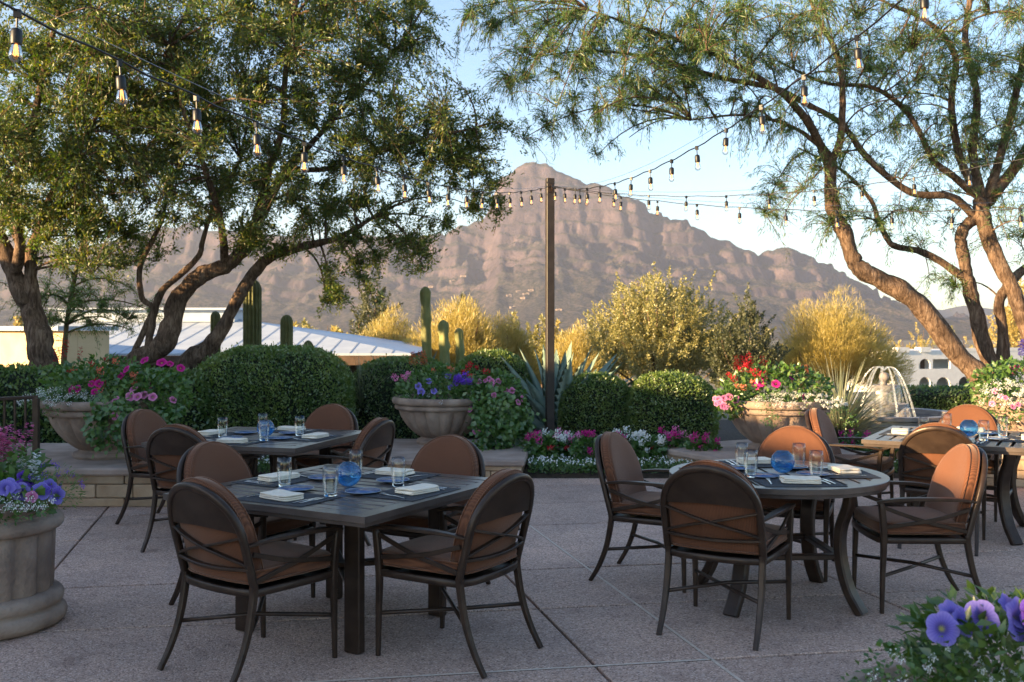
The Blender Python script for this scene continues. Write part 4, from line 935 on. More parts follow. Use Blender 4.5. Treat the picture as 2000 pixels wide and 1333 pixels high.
plant('alyssum','white alyssum edging the cylindrical planter near the railing','flowers',(cx,cy_,.67),[((.12,-.26,-.01),(.32,.14,.07),500)],[('tiny','white',(.14,-.26,0),(.34,.16,.09),42,.9)],'leaf_flower',.022,.012,group='flowers planted in the stone planters')
# planter close to the camera
b = (1.20,2.52,.66)
plant('petunia','large lilac petunias with dark green leaves in the planter at the patio corner','flowers',b,[((.08,0,.07),(.30,.26,.16),1500)],[('petunia','lilac',(-.14,-.02,.17),(.06,.08,.04),3,1.35),('petunia','lilac',(.0,-.05,.19),(.05,.05,.04),3,1.5),('petunia','violet',(.09,-.08,.2),(.04,.05,.03),3,1.45),('petunia','lilac',(-.13,-.2,.02),(.05,.05,.02),4,1.35)],'leaf_dark',.045,.022,group='flowers planted in the stone planters')
plant('bacopa','white-flowered bacopa trailing from the planter at the patio corner','flowers',b,[((-.2,-.1,.02),(.2,.18,.12),650)],[('tiny','white',(-.2,-.1,.02),(.23,.2,.13),38,.55)],'leaf_flower',.018,.012,None,1.0,[([(-.1,-.15,.05),(-.22,-.2,.02),(-.33,-.22,-.01)],.015,120)])
# ---- flower bed: geraniums and a low white ground cover
GER = [(.34,'magenta'),(.62,'pink'),(.86,'magenta'),(1.10,'magenta'),(1.34,'white'),(1.52,'white'),(1.72,'magenta'),(1.92,'pink'),(2.10,'magenta'),(.48,'white'),(-2.15,'magenta'),(-1.85,'white'),(-2.5,'pink'),(3.9,'magenta'),(4.25,'pink')]
CN = {'magenta':'magenta','pink':'pink','white':'white'}
for i, (x, c) in enumerate(GER):
    y = 11.25+.22*math.sin(i*2.1)+(.1 if c == 'white' else 0)
    where = 'between the two clipped round shrubs and the patio' if 0 < x < 2.4 else ('under the square table by the large hedge' if x < 0 else 'behind the curved-leg square table')
    plant('geranium', CN[c]+' geranium in the flower bed '+where, 'flowers', (x,y,.03), [((0,0,.17),(.2,.22,.16),480)], [('head',c,(0,0,.29),(.17,.2,.10),6 if c != 'white' else 9,1.2 if c != 'white' else 1.3),('head','red' if i%3 == 0 else c,(0,-.05,.2),(.16,.2,.08),2,.9)], 'leaf_flower', .06, .055, 'geraniums in the flower bed')
A = Acc()
for (x0,x1,n) in ((.18,2.5,6500),(-2.75,-1.55,3200),(3.3,4.9,2600)):
    P = np.c_[RNG.uniform(x0,x1,n), 10.55+.75*RNG.random(n)**1.3, .04+.11*RNG.random(n)]
    D = rnd(n)+np.array([0,-.2,.6]); V, T = leaf_arrays(P, D, rnd(n)+np.array([0,-.3,.8]), .035, .018); A.add(V, T)
tag(part('ground_cover', A.mesh('ground_cover', M['leaf_flower'])), 'low green ground cover along the patio edge', 'ground cover', kind='stuff')
A = Acc()
for (x0,x1,n) in ((.18,2.5,420),(-2.75,-1.55,200),(3.3,4.9,170)):
    P = np.c_[RNG.uniform(x0,x1,n), 10.53+.7*RNG.random(n)**1.4, .13+.05*RNG.random(n)]
    for _ in range(3):
        V, T = leaf_arrays(P, rnd(n), rnd(n)*.4+np.array([0,-.6,.8]), .018, .016); A.add(V, T)
tag(part('alyssum_blossoms', A.mesh('alyssum_blossoms', PET['white'])), 'tiny white alyssum blossoms along the patio edge', 'flowers', kind='stuff')

# ---- clipped hedges: dark core with a shell of small leaves
def superell(n, e=.75, rng=RNG):
    U = rnd(n); m = np.sign(U)*np.abs(U)**e; return m/np.max(np.abs(m)**1.0,axis=1,keepdims=True)**0, unit(U)
def hedge(label, c, r, n, mat='leaf_hedge', e=.72, L=.034, Wd=.02, group='clipped hedges', name='clipped_hedge', lump=.05):
    t = thing(name, label, 'hedge', (c[0],c[1],0), group=group); r = np.asarray(r, float)
    def surf(U):
        s = (np.abs(U/r)**(2/e)).sum(1)**(-e/2)
        P = U*s[:,None]
        k = 1+lump*(fbm(P[:,0]*2.2+c[0]*3+5, P[:,2]*2.2+P[:,1]*1.7+9, 3)-.5)*2
        return P*k[:,None]
    U = rnd(1400); 
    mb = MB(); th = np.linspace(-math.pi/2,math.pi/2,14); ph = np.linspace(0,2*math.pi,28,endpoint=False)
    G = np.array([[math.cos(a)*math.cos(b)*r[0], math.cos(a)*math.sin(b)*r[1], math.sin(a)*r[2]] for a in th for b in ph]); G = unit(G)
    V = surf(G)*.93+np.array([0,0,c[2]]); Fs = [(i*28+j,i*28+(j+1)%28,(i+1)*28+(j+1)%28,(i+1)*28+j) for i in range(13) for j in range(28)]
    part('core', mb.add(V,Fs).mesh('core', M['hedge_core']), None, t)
    U = unit(rnd(n)*r); U = U[(U[:,1] < .45)]; P = surf(U)
    Nn = unit(P/r**2); dep = RNG.random(len(P))**2*.08-np.where(RNG.random(len(P)) < .06, .05*RNG.random(len(P)), 0)
    P = P-Nn*dep[:,None]+np.array([0,0,c[2]])
    D = unit(Nn*.55+RNG.normal(size=P.shape)*.6+np.array([0,0,.25])); Nl = unit(Nn*.6+RNG.normal(size=P.shape)*.6)
    V, T = leaf_arrays(P, D, Nl, L*(.6+.8*RNG.random(len(P))), Wd*(.7+.6*RNG.random(len(P))), .5, .15)
    f = part('foliage', mesh_tri('foliage', V, T, M[mat]), None, t); f['kind'] = 'stuff'
    return t
hedge('big rounded clipped hedge behind the square table with straight legs', ((532-UC)/F*12.9,12.9,.55), (1.05,.9,.79), 46000)
hedge('rounded hedge directly behind the urn by the light post', ((790-UC)/F*14.0,14.0,.45), (.78,.7,.72), 22000, 'leaf_dark')
hedge('sunlit-topped clipped hedge between the totem cacti and the agave', ((960-UC)/F*14.6,14.6,.5), (.60,.6,.74), 22000)
hedge('low round clipped shrub right beside the light post', ((1162-UC)/F*13.9,13.9,.38), (.50,.5,.55), 20000)
hedge('low round clipped shrub beside the urn next to the fountain', ((1310-UC)/F*13.7,13.7,.38), (.61,.55,.58), 22000)
hedge('long dark leafy hedge row behind the railing and seat wall', ((150-UC)/F*12.6,12.6,.45), (2.1,.7,.60), 30000, 'leaf_dark', .5, .055, .03, name='hedge_row', lump=.12)
hedge('far dark hedge beyond the fountain', ((1860-UC)/F*20,20,.0), (1.5,.8,.42), 16000, 'leaf_dark', .5, .05, .03, name='hedge_row', lump=.1)

# ---- agaves, yuccas, cacti
def agave_leaf():
    n = 12; V = []; Fs = []
    for i in range(n+1):
        t = i/n; w = (.055+.05*math.sin(min(1,t*1.6)*math.pi*.62))*(1-t**2.6)+.001; z = t; d = .05*(1-t)
        cur = .10*t*t
        V += [(-w,cur-d*.2,z),(-w*.5,cur+d,z),(0,cur+d*1.35,z),(w*.5,cur+d,z),(w,cur-d*.2,z),(0,cur+d*2.3,z)]
    for i in range(n):
        a, b = i*6, (i+1)*6
        Fs += [(a+k,a+k+1,b+k+1,b+k) for k in range(4)]+[(a+4,a+5,b+5,b+4),(a+5,a,b,b+5)]
    return MB().add(V,Fs).mesh('leaf', M['agave'], smooth=True)
AG = agave_leaf()
def agave(label, base, size, n=26, tilt=(8,66), seed=1):
    t = thing('agave', label, 'agave', tuple(base), group='agaves'); rs = random.Random(seed)
    for i in range(n):
        f = i/(n-1); tl = math.radians(tilt[0]+(tilt[1]-tilt[0])*f**.8+rs.uniform(-5,5)); az = i*2.39996+rs.uniform(-.2,.2)
        L = size*(.82+.22*math.sin(f*2.6))*rs.uniform(.9,1.08)
        m = Matrix.Rotation(az,4,'Z') @ Matrix.Rotation(-tl,4,'X')
        o = part('leaf', AG, None, t, (.06*math.sin(az)*-1*f,.06*math.cos(az)*f,0), m.to_euler(), (L*.9,L*.9,L))
agave('large grey-green agave behind the light post', np.array([(1088-UC)/F*14.5,14.5,.05]), 1.5, 38, (6,64), 3)
agave('small agave with upright blades in front of the white-roofed building', np.array([(780-UC)/F*16.4,16.4,.2]), 1.0, 14, (4,38), 5)
agave('small agave beside the totem cacti', np.array([(808-UC)/F*17.2,17.2,.25]), .95, 12, (4,34), 8)
def yucca(label, base, size, n, col='yucca', up=.5, seed=4, wid=.013):
    t = thing('yucca', label, 'yucca', tuple(base), group='spiky yuccas'); r = np.random.default_rng(seed)
    U = unit(r.normal(size=(n,3))*np.array([1,1,.7])+np.array([0,0,up])); U[:,2] = np.abs(U[:,2])
    A = Acc(); L = size*(.7+.4*r.random(n))
    S = unit(np.cross(U, np.array([0,0,1.])))
    P0 = U*.05; P1 = P0+U*L[:,None]*.55; P2 = P1+unit(U+np.array([0,0,-.28]))*L[:,None]*.45
    w = wid*size
    V = np.stack([P0-S*w*.6,P0+S*w*.6,P1-S*w*.5,P1+S*w*.5,P2],1).reshape(-1,3); b = np.arange(n)[:,None]*5
    T = np.concatenate([b+[[0,1,3]],b+[[0,3,2]],b+[[2,3,4]]],1).reshape(-1,3)
    f = part('blades', mesh_tri('blades', V, T, M[col]), None, t); f['kind'] = 'stuff'
yucca('spiky pale yucca between the two rounded hedges', ((708-UC)/F*13.6,13.6,.45), .75, 420, up=.8)
yucca('large silvery yucca in front of the fountain', ((1640-UC)/F*13.2,13.2,.12), 1.15, 800, up=.15, seed=9)
def ribbed(label, base, h, r, ribs=14, name='saguaro_cactus', mat='cactus', dome=1.0, lump=0):
    prof = []
    tt = list(np.linspace(0, 1-1.25*r*dome/h, 22, endpoint=False))+[1-1.25*r*dome/h*(1-math.sin(q)) for q in np.linspace(0, math.pi/2, 12)] if h > 1.3*r*dome else list(np.linspace(0,1,30))
    for t in tt:
        z = t*h; e = max(0,(z-(h-r*1.3*dome))/(r*1.3*dome)); rr = r*(.88+.12*math.sin(min(1,t*2.2)*1.57))*math.sqrt(max(0,1-e*e))
        prof.append((max(rr,.004), z))
    t0 = np.arange(len(prof))
    def mod(p, a):
        m = 1-.24*(1-np.abs(np.cos(a*ribs/2))[None,:])**1.1*np.ones((len(p),1))
        if lump: m = m*(1+lump*(vnoise(p[:,1][:,None]*13/ max(h,.3)*1.6, np.tile(np.round(a*5/6.28)*3.1,(len(p),1)))-.5))
        return m
    return tag(part(name, MB().lathe(prof, ribs*6, mod).mesh(name, M[mat], smooth=True), None, None, tuple(base)), label, 'cactus', 'columnar cacti')
for (u, v, w, d, lb, rb) in [(493,545,36,17.0,'tallest thick ribbed cactus column beside the leaning trunk',15),(560,615,25,16.6,'medium ribbed cactus column in front of the white roof',13),(421,608,20,17.5,'slim ribbed cactus column behind the leaning trunk',12)]:
    zt = H+(VH-v)/F*d; ribbed(lb, ((u-UC)/F*d, d, -.04), zt+.04, w/2/F*d, rb)
ribbed('round barrel cactus peeking above the big hedge', ((602-UC)/F*16.2,16.2,.35), H+(VH-665)/F*16.2-.35, 17/F*16.2, 20, 'barrel_cactus', dome=2.2)
for (u, v, w, d, lb) in [(839,560,21,15.8,'tallest yellow-green totem cactus'),(877,625,22,15.6,'middle totem cactus of the clump'),(908,641,18,15.9,'shortest totem cactus of the clump')]:
    zt = H+(VH-v)/F*d; o = ribbed(lb+' behind the rounded hedges', ((u-UC)/F*d, d, -.04), zt+.04, w/2/F*d, 5, 'totem_cactus', 'cactus_totem', 1.0, .35)
    o.rotation_euler = (0, .03 if u < 850 else .06, u)

# ---- the big trees
def LB(pts, d, wid):   # traced limb: (u, v[, dd]) and width in px
    P = np.array([Wp(p[0], p[1], d+(p[2] if len(p) > 2 else 0)) for p in pts]); 
    R = np.array([w*(.72 if d < 14.9 else .66)/2/F*d for w in wid]); return P, R
def BB(u, v, d, ru, rv, rd, w=1.0): return (Wp(u,v,d), np.array([ru/F*d, rd, rv/F*d]), w)
d = 14.6
tree('shade_tree', 'multi-stemmed shade tree with leaning trunks beside the big rounded hedge', ((300-UC)/F*d,d,0), [
  LB([(225,790),(262,712),(310,682),(333,640),(346,590),(388,542),(440,520),(474,490),(500,440),(530,380),(562,330),(605,285),(650,235)], d, [64,60,58,56,50,44,40,38,34,28,22,16,10]),
  LB([(330,770,.2),(365,712,.2),(405,682,.2),(430,652,.2),(455,602,.2),(490,542,.2),(530,502,.1),(590,482),(660,465),(730,425)], d, [66,60,50,38,34,32,28,22,17,9]),
  LB([(255,705),(287,632),(299,602),(277,580),(274,520),(298,470),(318,425),(330,360)], d, [16,16,15,15,14,13,11,7]),
  LB([(288,690),(298,625),(316,570),(350,540),(388,500),(396,470),(420,400),(470,310)], d, [20,19,18,17,15,12,9,6]),
  LB([(500,440),(520,350,-.4),(552,250,-.8),(557,150,-1.0),(572,50,-1.2),(590,-60,-1.3)], d, [24,20,16,14,11,8]),
  LB([(440,520),(430,430,-.6),(400,330,-1.2),(360,220,-1.6),(330,90,-1.8)], d, [22,18,15,11,7]),
  LB([(562,330),(640,330,-.3),(730,300,-.5),(840,270,-.6),(930,250,-.6)], d, [16,13,10,8,5]),
  LB([(600,290),(700,180,.3),(780,90,.5),(830,10,.6)], d, [14,11,8,5])],
  [BB(470,90,d-.9,190,130,1.7,1.5),BB(640,160,d-.5,190,150,1.8,1.7),BB(770,290,d-.3,170,100,1.4,1.3),BB(620,400,d,150,75,1.2,.8),BB(905,300,d-.4,90,75,.8,.55),BB(720,490,d,60,75,.6,.35),BB(830,470,d,50,55,.5,.22),BB(420,340,d-.6,140,110,1.5,1.2),
   BB(340,210,d-1.1,140,110,1.5,1.1),BB(570,10,d-.8,150,90,1.4,1.0),BB(770,60,d+.2,90,100,1.0,.7),BB(660,560,d,35,50,.4,.15),BB(520,470,d-.3,70,40,.7,.25),BB(950,400,d-.4,45,45,.4,.16)],
  M['bark'], M['leaf_tree'], 15, 310, 46, .060, .020, up=.2)
d = 14.2
tree('shade_tree', 'thick-trunked shade tree rising behind the railing and seat wall', ((88-UC)/F*d,d,0), [
  LB([(105,790),(92,735),(78,670),(62,610),(38,560),(14,500),(-10,430),(-20,340)], d, [92,84,70,56,50,44,36,26]),
  LB([(75,660),(66,600),(60,530),(70,465),(108,415),(140,395),(200,330),(250,260)], d, [46,42,34,26,20,16,12,8]),
  LB([(30,540),(40,470,-.4),(25,380,-.8),(60,260,-1.2),(90,120,-1.5),(120,0,-1.7)], d, [30,26,22,17,13,9]),
  LB([(70,465),(110,360,-.6),(170,260,-1),(230,150,-1.2),(270,40,-1.3)], d, [18,15,12,9,6]),
  LB([(60,530),(20,440,.4),(-40,360,.6),(-90,250,.7)], d, [22,18,14,9])],
  [BB(70,110,d-1,160,150,1.7,1.5),BB(190,310,d-.7,150,110,1.6,1.5),BB(40,310,d-.8,130,120,1.6,1.4),BB(240,70,d-1,140,110,1.5,1.2),BB(200,450,d-.2,100,75,1.2,.8),BB(110,420,d+.2,100,60,1.2,.6),BB(-60,180,d-.5,120,160,1.5,.9),BB(290,190,d-.8,100,90,1.3,.7)],
  M['bark'], M['leaf_tree'], 15, 310, 46, .060, .020, up=.15)
d = 15.5
tree('feathery_tree', 'feathery light green tree hanging behind the thick trunk', ((170-UC)/F*d-.6,d+1.0,-.03), [LB([(120,800,1),(125,700,1),(135,600,1),(160,480,.8),(190,380,.6)], d, [18,17,15,11,6])],
  [BB(150,560,d+.6,110,60,.8,.8),BB(230,620,d+.4,110,40,.6,.5),BB(90,600,d+.6,80,50,.7,.5)], M['bark_green'], M['leaf_feather'], 10, 150, 36, .07, .011, droop=.35, skip=.2)
d = 15.0
tree('mesquite_tree', 'leaning mesquite tree with crooked trunk arching over the fountain', ((1945-UC)/F*d,d,0), [
  LB([(1965,850),(1915,740),(1868,690),(1800,602),(1748,560),(1690,533),(1666,505),(1652,462),(1632,425),(1623,380),(1620,320),(1606,290)], d, [74,66,60,56,54,52,46,44,44,38,36,30]),
  LB([(1606,290),(1575,235,-.3),(1530,185,-.6),(1460,140,-.9),(1380,100,-1.1),(1270,60,-1.2),(1150,20,-1.2)], d, [24,22,19,15,12,8,4]),
  LB([(1622,320),(1642,270,-.2),(1645,170,-.4),(1632,100,-.5),(1600,40,-.6),(1565,-40,-.6)], d, [24,21,18,15,12,9]),
  LB([(1606,290),(1560,255,-.2),(1510,235,-.4),(1440,225,-.6),(1350,235,-.8)], d, [14,11,9,7,4])],
  [BB(1400,80,d-1.1,170,90,1.4,1.2),BB(1240,80,d-1.2,170,80,1.3,1.1),BB(1060,60,d-1.2,140,70,1.1,.7),BB(1180,180,d-1.1,130,70,1.0,.65),BB(1550,60,d-.7,140,110,1.3,1.0),BB(1500,240,d-.4,90,70,.9,.35),BB(1130,260,d-1.1,90,40,.7,.22),BB(1000,150,d-1.2,90,50,.8,.25),BB(1330,170,d-1.0,120,60,.9,.5),BB(960,30,d-1.2,80,50,.7,.3)],
  M['bark'], M['leaf_feather'], 14, 235, 38, .085, .0105, droop=.42, skip=.8, spread=.7, crownlen=.9, r2=.016)
d = 15.6
tree('mesquite_tree', 'forking mesquite tree with several upright limbs at the edge of the garden', ((1950-UC)/F*d,d,0), [
  LB([(1950,850),(1948,740),(1925,690),(1908,620),(1893,560),(1882,500),(1878,455),(1905,425),(1925,395)], d, [70,64,48,42,38,34,34,38,34]),
  LB([(1985,820),(1962,720),(1958,640),(1952,590),(1968,560),(1990,535),(2040,500)], d, [44,40,30,28,28,26,20]),
  LB([(2035,720,-.3),(1998,620,-.3),(1975,560,-.3),(1940,490,-.2),(1920,430,-.1),(1915,390)], d, [46,44,42,42,44,40]),
  LB([(1890,550),(1850,520),(1800,492),(1752,482),(1735,470),(1715,430),(1700,390),(1640,330),(1560,290)], d, [24,22,20,19,17,15,13,9,5]),
  LB([(1905,425),(1860,385,-.2),(1790,380,-.3),(1740,350,-.4),(1690,304,-.5),(1640,240,-.6),(1567,199,-.8),(1510,172,-.9),(1400,150,-1),(1280,115,-1.1),(1160,100,-1.2),(1050,110,-1.2)], d, [24,22,20,19,18,17,17,16,13,10,7,4]),
  LB([(1915,390),(1862,345,-.2),(1822,312,-.3),(1790,246,-.4),(1750,199,-.5),(1696,169,-.6),(1611,162,-.7),(1520,120,-.8)], d, [22,20,18,16,14,12,9,6]),
  LB([(1915,390),(1875,310,.1),(1858,200,0),(1866,110,-.2),(1815,45,-.4),(1740,10,-.5)], d, [26,23,21,18,14,10]),
  LB([(1918,390),(1900,300,.2),(1908,190,.2),(1885,80,.1),(1900,-30,0)], d, [28,25,22,19,15]),
  LB([(1925,400),(1955,300,.3),(1985,180,.4),(2010,60,.5),(2030,-60,.5)], d, [28,24,21,17,12]),
  LB([(1925,400),(1980,330,.2),(2040,230,.2),(2100,120,.2)], d, [34,30,22,14])],
  [BB(1700,90,d-.8,140,110,1.4,1.1),BB(1850,90,d-.4,140,110,1.4,1.2),BB(1980,110,d,120,130,1.4,1.1),BB(1740,250,d-.4,120,80,1.0,.7),BB(1880,290,d,100,80,1.0,.6),BB(1990,300,d+.2,80,100,1.0,.6),BB(1590,330,d-.6,90,60,.8,.35),BB(1640,430,d-.4,110,50,.6,.30),BB(1520,400,d-.6,60,50,.6,.16),BB(1800,430,d,90,60,.7,.30),BB(1980,440,d,50,60,.7,.22),BB(1850,560,d,50,40,.5,.1),BB(1300,130,d-1.1,150,60,1.0,.5)],
  M['bark'], M['leaf_feather'], 14, 235, 38, .085, .0105, droop=.42, skip=.8, spread=.7, crownlen=.9, r2=.016)

# ---- background shrubs and small trees
def shrub(name, label, u, vtop, d, wpx, mat, n=26000, L=.07, Wd=.03, kind='round', lobes=9, seed=1, zb=None, bark='bark', cat='shrub', group=None, vmid=.55):
    """stems fanning from the base, each ending in lumpy leaf masses"""
    r = np.random.default_rng(seed); zb = float(gz(d)) if zb is None else zb
    x = (u-UC)/F*d; W_ = wpx/2/F*d; Ht = H+(VH-vtop)/F*d-zb
    t = thing(name, label, cat, (x,d,zb), group=group)
    tips = []
    for i in range(lobes):
        a = i*2.4+r.uniform(-.3,.3); q = math.sqrt((i+.5)/lobes)
        hh = Ht*(1-.55*q**2.2)*r.uniform(.84,1.0)
        tips.append((W_*.8*q*math.cos(a), W_*.7*q*math.sin(a), hh))
    tips = np.array(tips); mb = MB()
    for p in tips: mb.tube(catmull([(0,0,0),(p[0]*.35,p[1]*.35,p[2]*.4),(p[0]*.85,p[1]*.85,p[2]*.8),tuple(p*.97)],4), np.linspace(.035,.008,13)*max(1,Ht/3), 5)
    part('stems', mb.mesh('stems', M[bark], smooth=True), None, t)
    per = n//lobes; A = Acc()
    for p in tips:
        if kind != 'broom':
            ns = max(8, per//85); c = p*np.array([.8,.8,vmid+.06]); rr = np.array([W_*.30,W_*.30,p[2]*.40])
            U = unit(r.normal(size=(ns,3))); B0 = c+U*rr*(.2+.75*r.random((ns,1))**.5); B0[:,2] = np.maximum(B0[:,2], .1)
            dr = unit(U*np.array([.55,.55,.3])+np.array([0,0,.75])+r.normal(size=(ns,3))*.28); ll = Ht*(.10+.14*r.random(ns)); k_ = max(4, per//ns)
            sv = r.random((ns,k_,1)); wv = .035*Ht*(1.05-sv)
            P = (B0[:,None]+dr[:,None]*sv*ll[:,None,None]+r.normal(size=(ns,k_,3))*wv*.55).reshape(-1,3); m = len(P)
            D = unit(np.repeat(dr,k_,0)*.8+r.normal(size=P.shape)*.6)
            V, T = leaf_arrays(P, D, unit(r.normal(size=P.shape)+np.array([0,0,.5])), L*(.6+.8*r.random(m)), Wd*(.6+.8*r.random(m)), .5, .1); A.add(V, T)
            continue
        c = p*np.array([.8,.8,vmid+.1]); rr = np.array([W_*.36,W_*.36,p[2]*.45])
        U = unit(r.normal(size=(per,3))); P = c+U*rr*(.25+.75*r.random((per,1))**.6)
        lump = fbm(P[:,0]*2.6+seed, P[:,2]*2.6+P[:,1]*2.0, 3); keep = lump > .34; P = P[keep]; U = U[keep]; m = len(P)
        P[:,2] = np.maximum(P[:,2], .1)
        if kind == 'broom': D = unit(unit(P-np.array([0,0,Ht*.15]))*1.0+r.normal(size=P.shape)*.35+np.array([0,0,.25]))
        else: D = unit(U*.5+r.normal(size=P.shape)*.6+np.array([0,0,.5]))
        V, T = leaf_arrays(P, D, unit(r.normal(size=P.shape)+np.array([0,0,.5])), L*(.6+.8*r.random(m)), Wd*(.6+.8*r.random(m)), .5, .1); A.add(V, T)
    f = part('crown', A.mesh('crown', M[mat]), None, t); f['kind'] = 'stuff'
    return t
shrub('desert_shrub','tall pale yellow-green shrub lit by low sun behind the round clipped shrubs',1285,518,33,390,'leaf_sage',75000,.085,.04,lobes=18,seed=3)
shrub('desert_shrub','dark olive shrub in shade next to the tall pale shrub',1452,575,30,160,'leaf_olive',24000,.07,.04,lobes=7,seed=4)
shrub('palo_verde','golden broom-like palo verde beside the white arched building',1630,572,34,290,'leaf_gold',80000,.20,.012,'broom',14,5)
shrub('golden_bush','golden bushy thicket behind the totem cacti',890,572,31,270,'leaf_gold',60000,.17,.015,'broom',13,6)
shrub('golden_bush','low golden thicket beside the white metal roof',755,606,33,190,'leaf_gold',34000,.17,.015,'broom',9,7)
shrub('golden_bush','rounded golden thicket between the totem cacti and the light post',985,598,32,150,'leaf_gold',30000,.17,.015,'broom',9,31)
shrub('golden_bush','low golden brush in front of the tall pale shrub',1120,628,30,150,'leaf_gold',22000,.15,.014,'broom',8,32)
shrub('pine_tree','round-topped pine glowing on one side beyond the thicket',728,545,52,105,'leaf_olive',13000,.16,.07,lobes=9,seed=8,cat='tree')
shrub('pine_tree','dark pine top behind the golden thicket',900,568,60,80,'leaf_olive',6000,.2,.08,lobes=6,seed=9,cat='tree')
shrub('desert_shrub','small tree seen just past the light post',1058,600,44,75,'leaf_sage',6000,.13,.06,lobes=6,seed=10)
shrub('desert_shrub','golden shrub standing behind the arched building trees',1990,545,175,130,'leaf_gold',9000,.6,.2,lobes=7,seed=12)
far0 = []
FAR = [(620,612,75,190),(560,618,90,150),(660,628,60,120),(1000,618,85,90),(1100,612,90,110),(1180,620,100,120),(1480,622,95,120),(1560,628,90,130),(1790,636,190,140),(1850,640,185,160),(1905,636,195,150),(1960,630,190,120),(380,612,100,170),(250,615,105,180),(460,615,120,140),(930,620,110,120),(1350,620,100,160),(20,600,100,200),(120,606,110,160)]
for i, (u, v, d, w) in enumerate(FAR):
    shrub('desert_tree', 'distant '+('golden' if i % 3 else 'pale sage')+' desert tree on the plain below the mountain', u, v, d, w, 'leaf_gold' if i % 3 else 'leaf_sage', 3200, .35, .16, lobes=6, seed=20+i, cat='tree', group='distant desert trees below the mountain')

# ================================================================== BUILDINGS, FOUNTAIN
M['white_roof'] = pmat('white_metal_roof', (.40,.45,.52), (.47,.52,.58), 2, .55, 0, .4)
M['brown_wood'] = pmat('brown_fascia', (.075,.045,.03), (.12,.075,.05), 6, .8)
M['cream_wall'] = pmat('cream_wall', (.55,.42,.25), (.62,.49,.31), 2, .9, bump=.2, bscale=20)
M['white_wall'] = pmat('white_wall', (.72,.70,.67), (.78,.76,.73), 1.5, .9, bump=.15, bscale=10)
M['dark_void'] = pmat('dark_interior', (.02,.016,.013), rough=.9)
def wall_open(name, x0, x1, z0, z1, th, opens, mat, parent, dx=.1, y=0.0):
    """a wall along x with real openings; opens: (xa, xb, za, zb, arch) """
    mb = MB(); xs = set(np.round(np.arange(x0, x1+1e-6, dx), 4)); xs |= {o[0] for o in opens} | {o[1] for o in opens}; xs = sorted(xs)
    segs = {}; runs = []
    for a, b in zip(xs[:-1], xs[1:]):
        if b-a < 1e-5: continue
        xm = (a+b)/2; cut = []
        for (xa, xb, za, zb, ar) in opens:
            if xa < xm < xb:
                h = zb
                if ar == 'arch': r = (xb-xa)/2; e = abs(xm-(xa+xb)/2)/r; h = zb-min(r, zb-za)*(1-math.sqrt(max(0,1-e*e)))
                lo = za
                if ar == 'slot': r = (zb-za)/2; e = max(0, (abs(xm-(xa+xb)/2)-((xb-xa)/2-r))/r); q = r*(1-math.sqrt(max(0,1-e*e))); h = zb-q; lo = za+q
                if h > lo: cut.append((lo, h))
        z = z0; iv = []
        for lo, hi in sorted(cut):
            if lo > z: iv.append((round(z,4), round(lo,4)))
            z = hi
        if z < z1: iv.append((round(z,4), z1))
        if runs and runs[-1][2] == iv and abs(runs[-1][1]-a) < 1e-5: runs[-1][1] = b
        else: runs.append([a, b, iv])
    for a, b, iv in runs:
        for lo, hi in iv: mb.box(((a+b)/2, y+th/2, (lo+hi)/2), (b-a, th, hi-lo))
    return part(name, mb.mesh(name, mat), None, parent)
# white metal roofed building
t = thing('roofed_building', 'low building with a broad white metal roof behind the cacti', 'building', (0,0,0))
xl, xr, yf, yk, ze, zr = -13.5, -2.4, 24.0, 34.0, .98, 1.86; yr_ = 29.0; xrr = -7.9
def roofz(y): return ze+(zr-ze)*(y-yf)/(yr_-yf)
n = 22; xsn = np.linspace(xl, xr, n+1)
for i in range(n):
    a, b = xsn[i]+.003, xsn[i+1]-.003
    top = lambda x: yr_ if x <= xrr else yr_-(yr_-yf)*(x-xrr)/(xr-xrr)
    ya, yb_ = top(a), max(top(b), yf+.01)
    V = [(a,yf,ze),(b,yf,ze),(b,yb_,roofz(yb_)),(a,ya,roofz(ya))]; V += [(x,y,z-.05) for x,y,z in V]
    part('roof_panel', MB().add(V, [(0,1,2,3),(7,6,5,4),(0,4,5,1),(1,5,6,2),(2,6,7,3),(3,7,4,0)]).mesh('roof_panel', M['white_roof']), None, t)
for i in range(0, n, 1):
    a = xsn[i]; ya = yr_ if a <= xrr else yr_-(yr_-yf)*(a-xrr)/(xr-xrr)
    part('roof_seam', MB().bar((a,yf,ze+.008),(a,ya-.02,roofz(ya)+.008), .010,.010).mesh('roof_seam', M['white_roof']), None, t)
part('roof_back', MB().add([(xrr,yr_,zr-.01),(xl,yr_,zr-.01),(xl,yk,ze),(xr,yk,ze),(xr,yf+.02,ze-.01)], [(0,1,2,3),(0,3,4)]).mesh('roof_back', M['white_roof']), None, t)
part('fascia', MB().box(((xl+xr)/2,yf+.05,ze-.17), (xr-xl,.08,.22)).box((xr-.06,(yf+yk)/2,ze-.17),(.08,yk-yf,.22)).mesh('fascia', M['brown_wood']), None, t)
part('wall', MB().box(((xl+xr)/2-.4,(yf+yk)/2+.4,-.35), (xr-xl-1.4,yk-yf-1.6,2.2)).mesh('wall', M['brown_wood']), None, t)
part('clerestory', MB().box((-10.4,29.4,1.95), (5.0,2.0,.35)).box((-10.4,29.4,2.14),(5.4,2.4,.06)).mesh('clerestory', M['white_roof']), None, t)
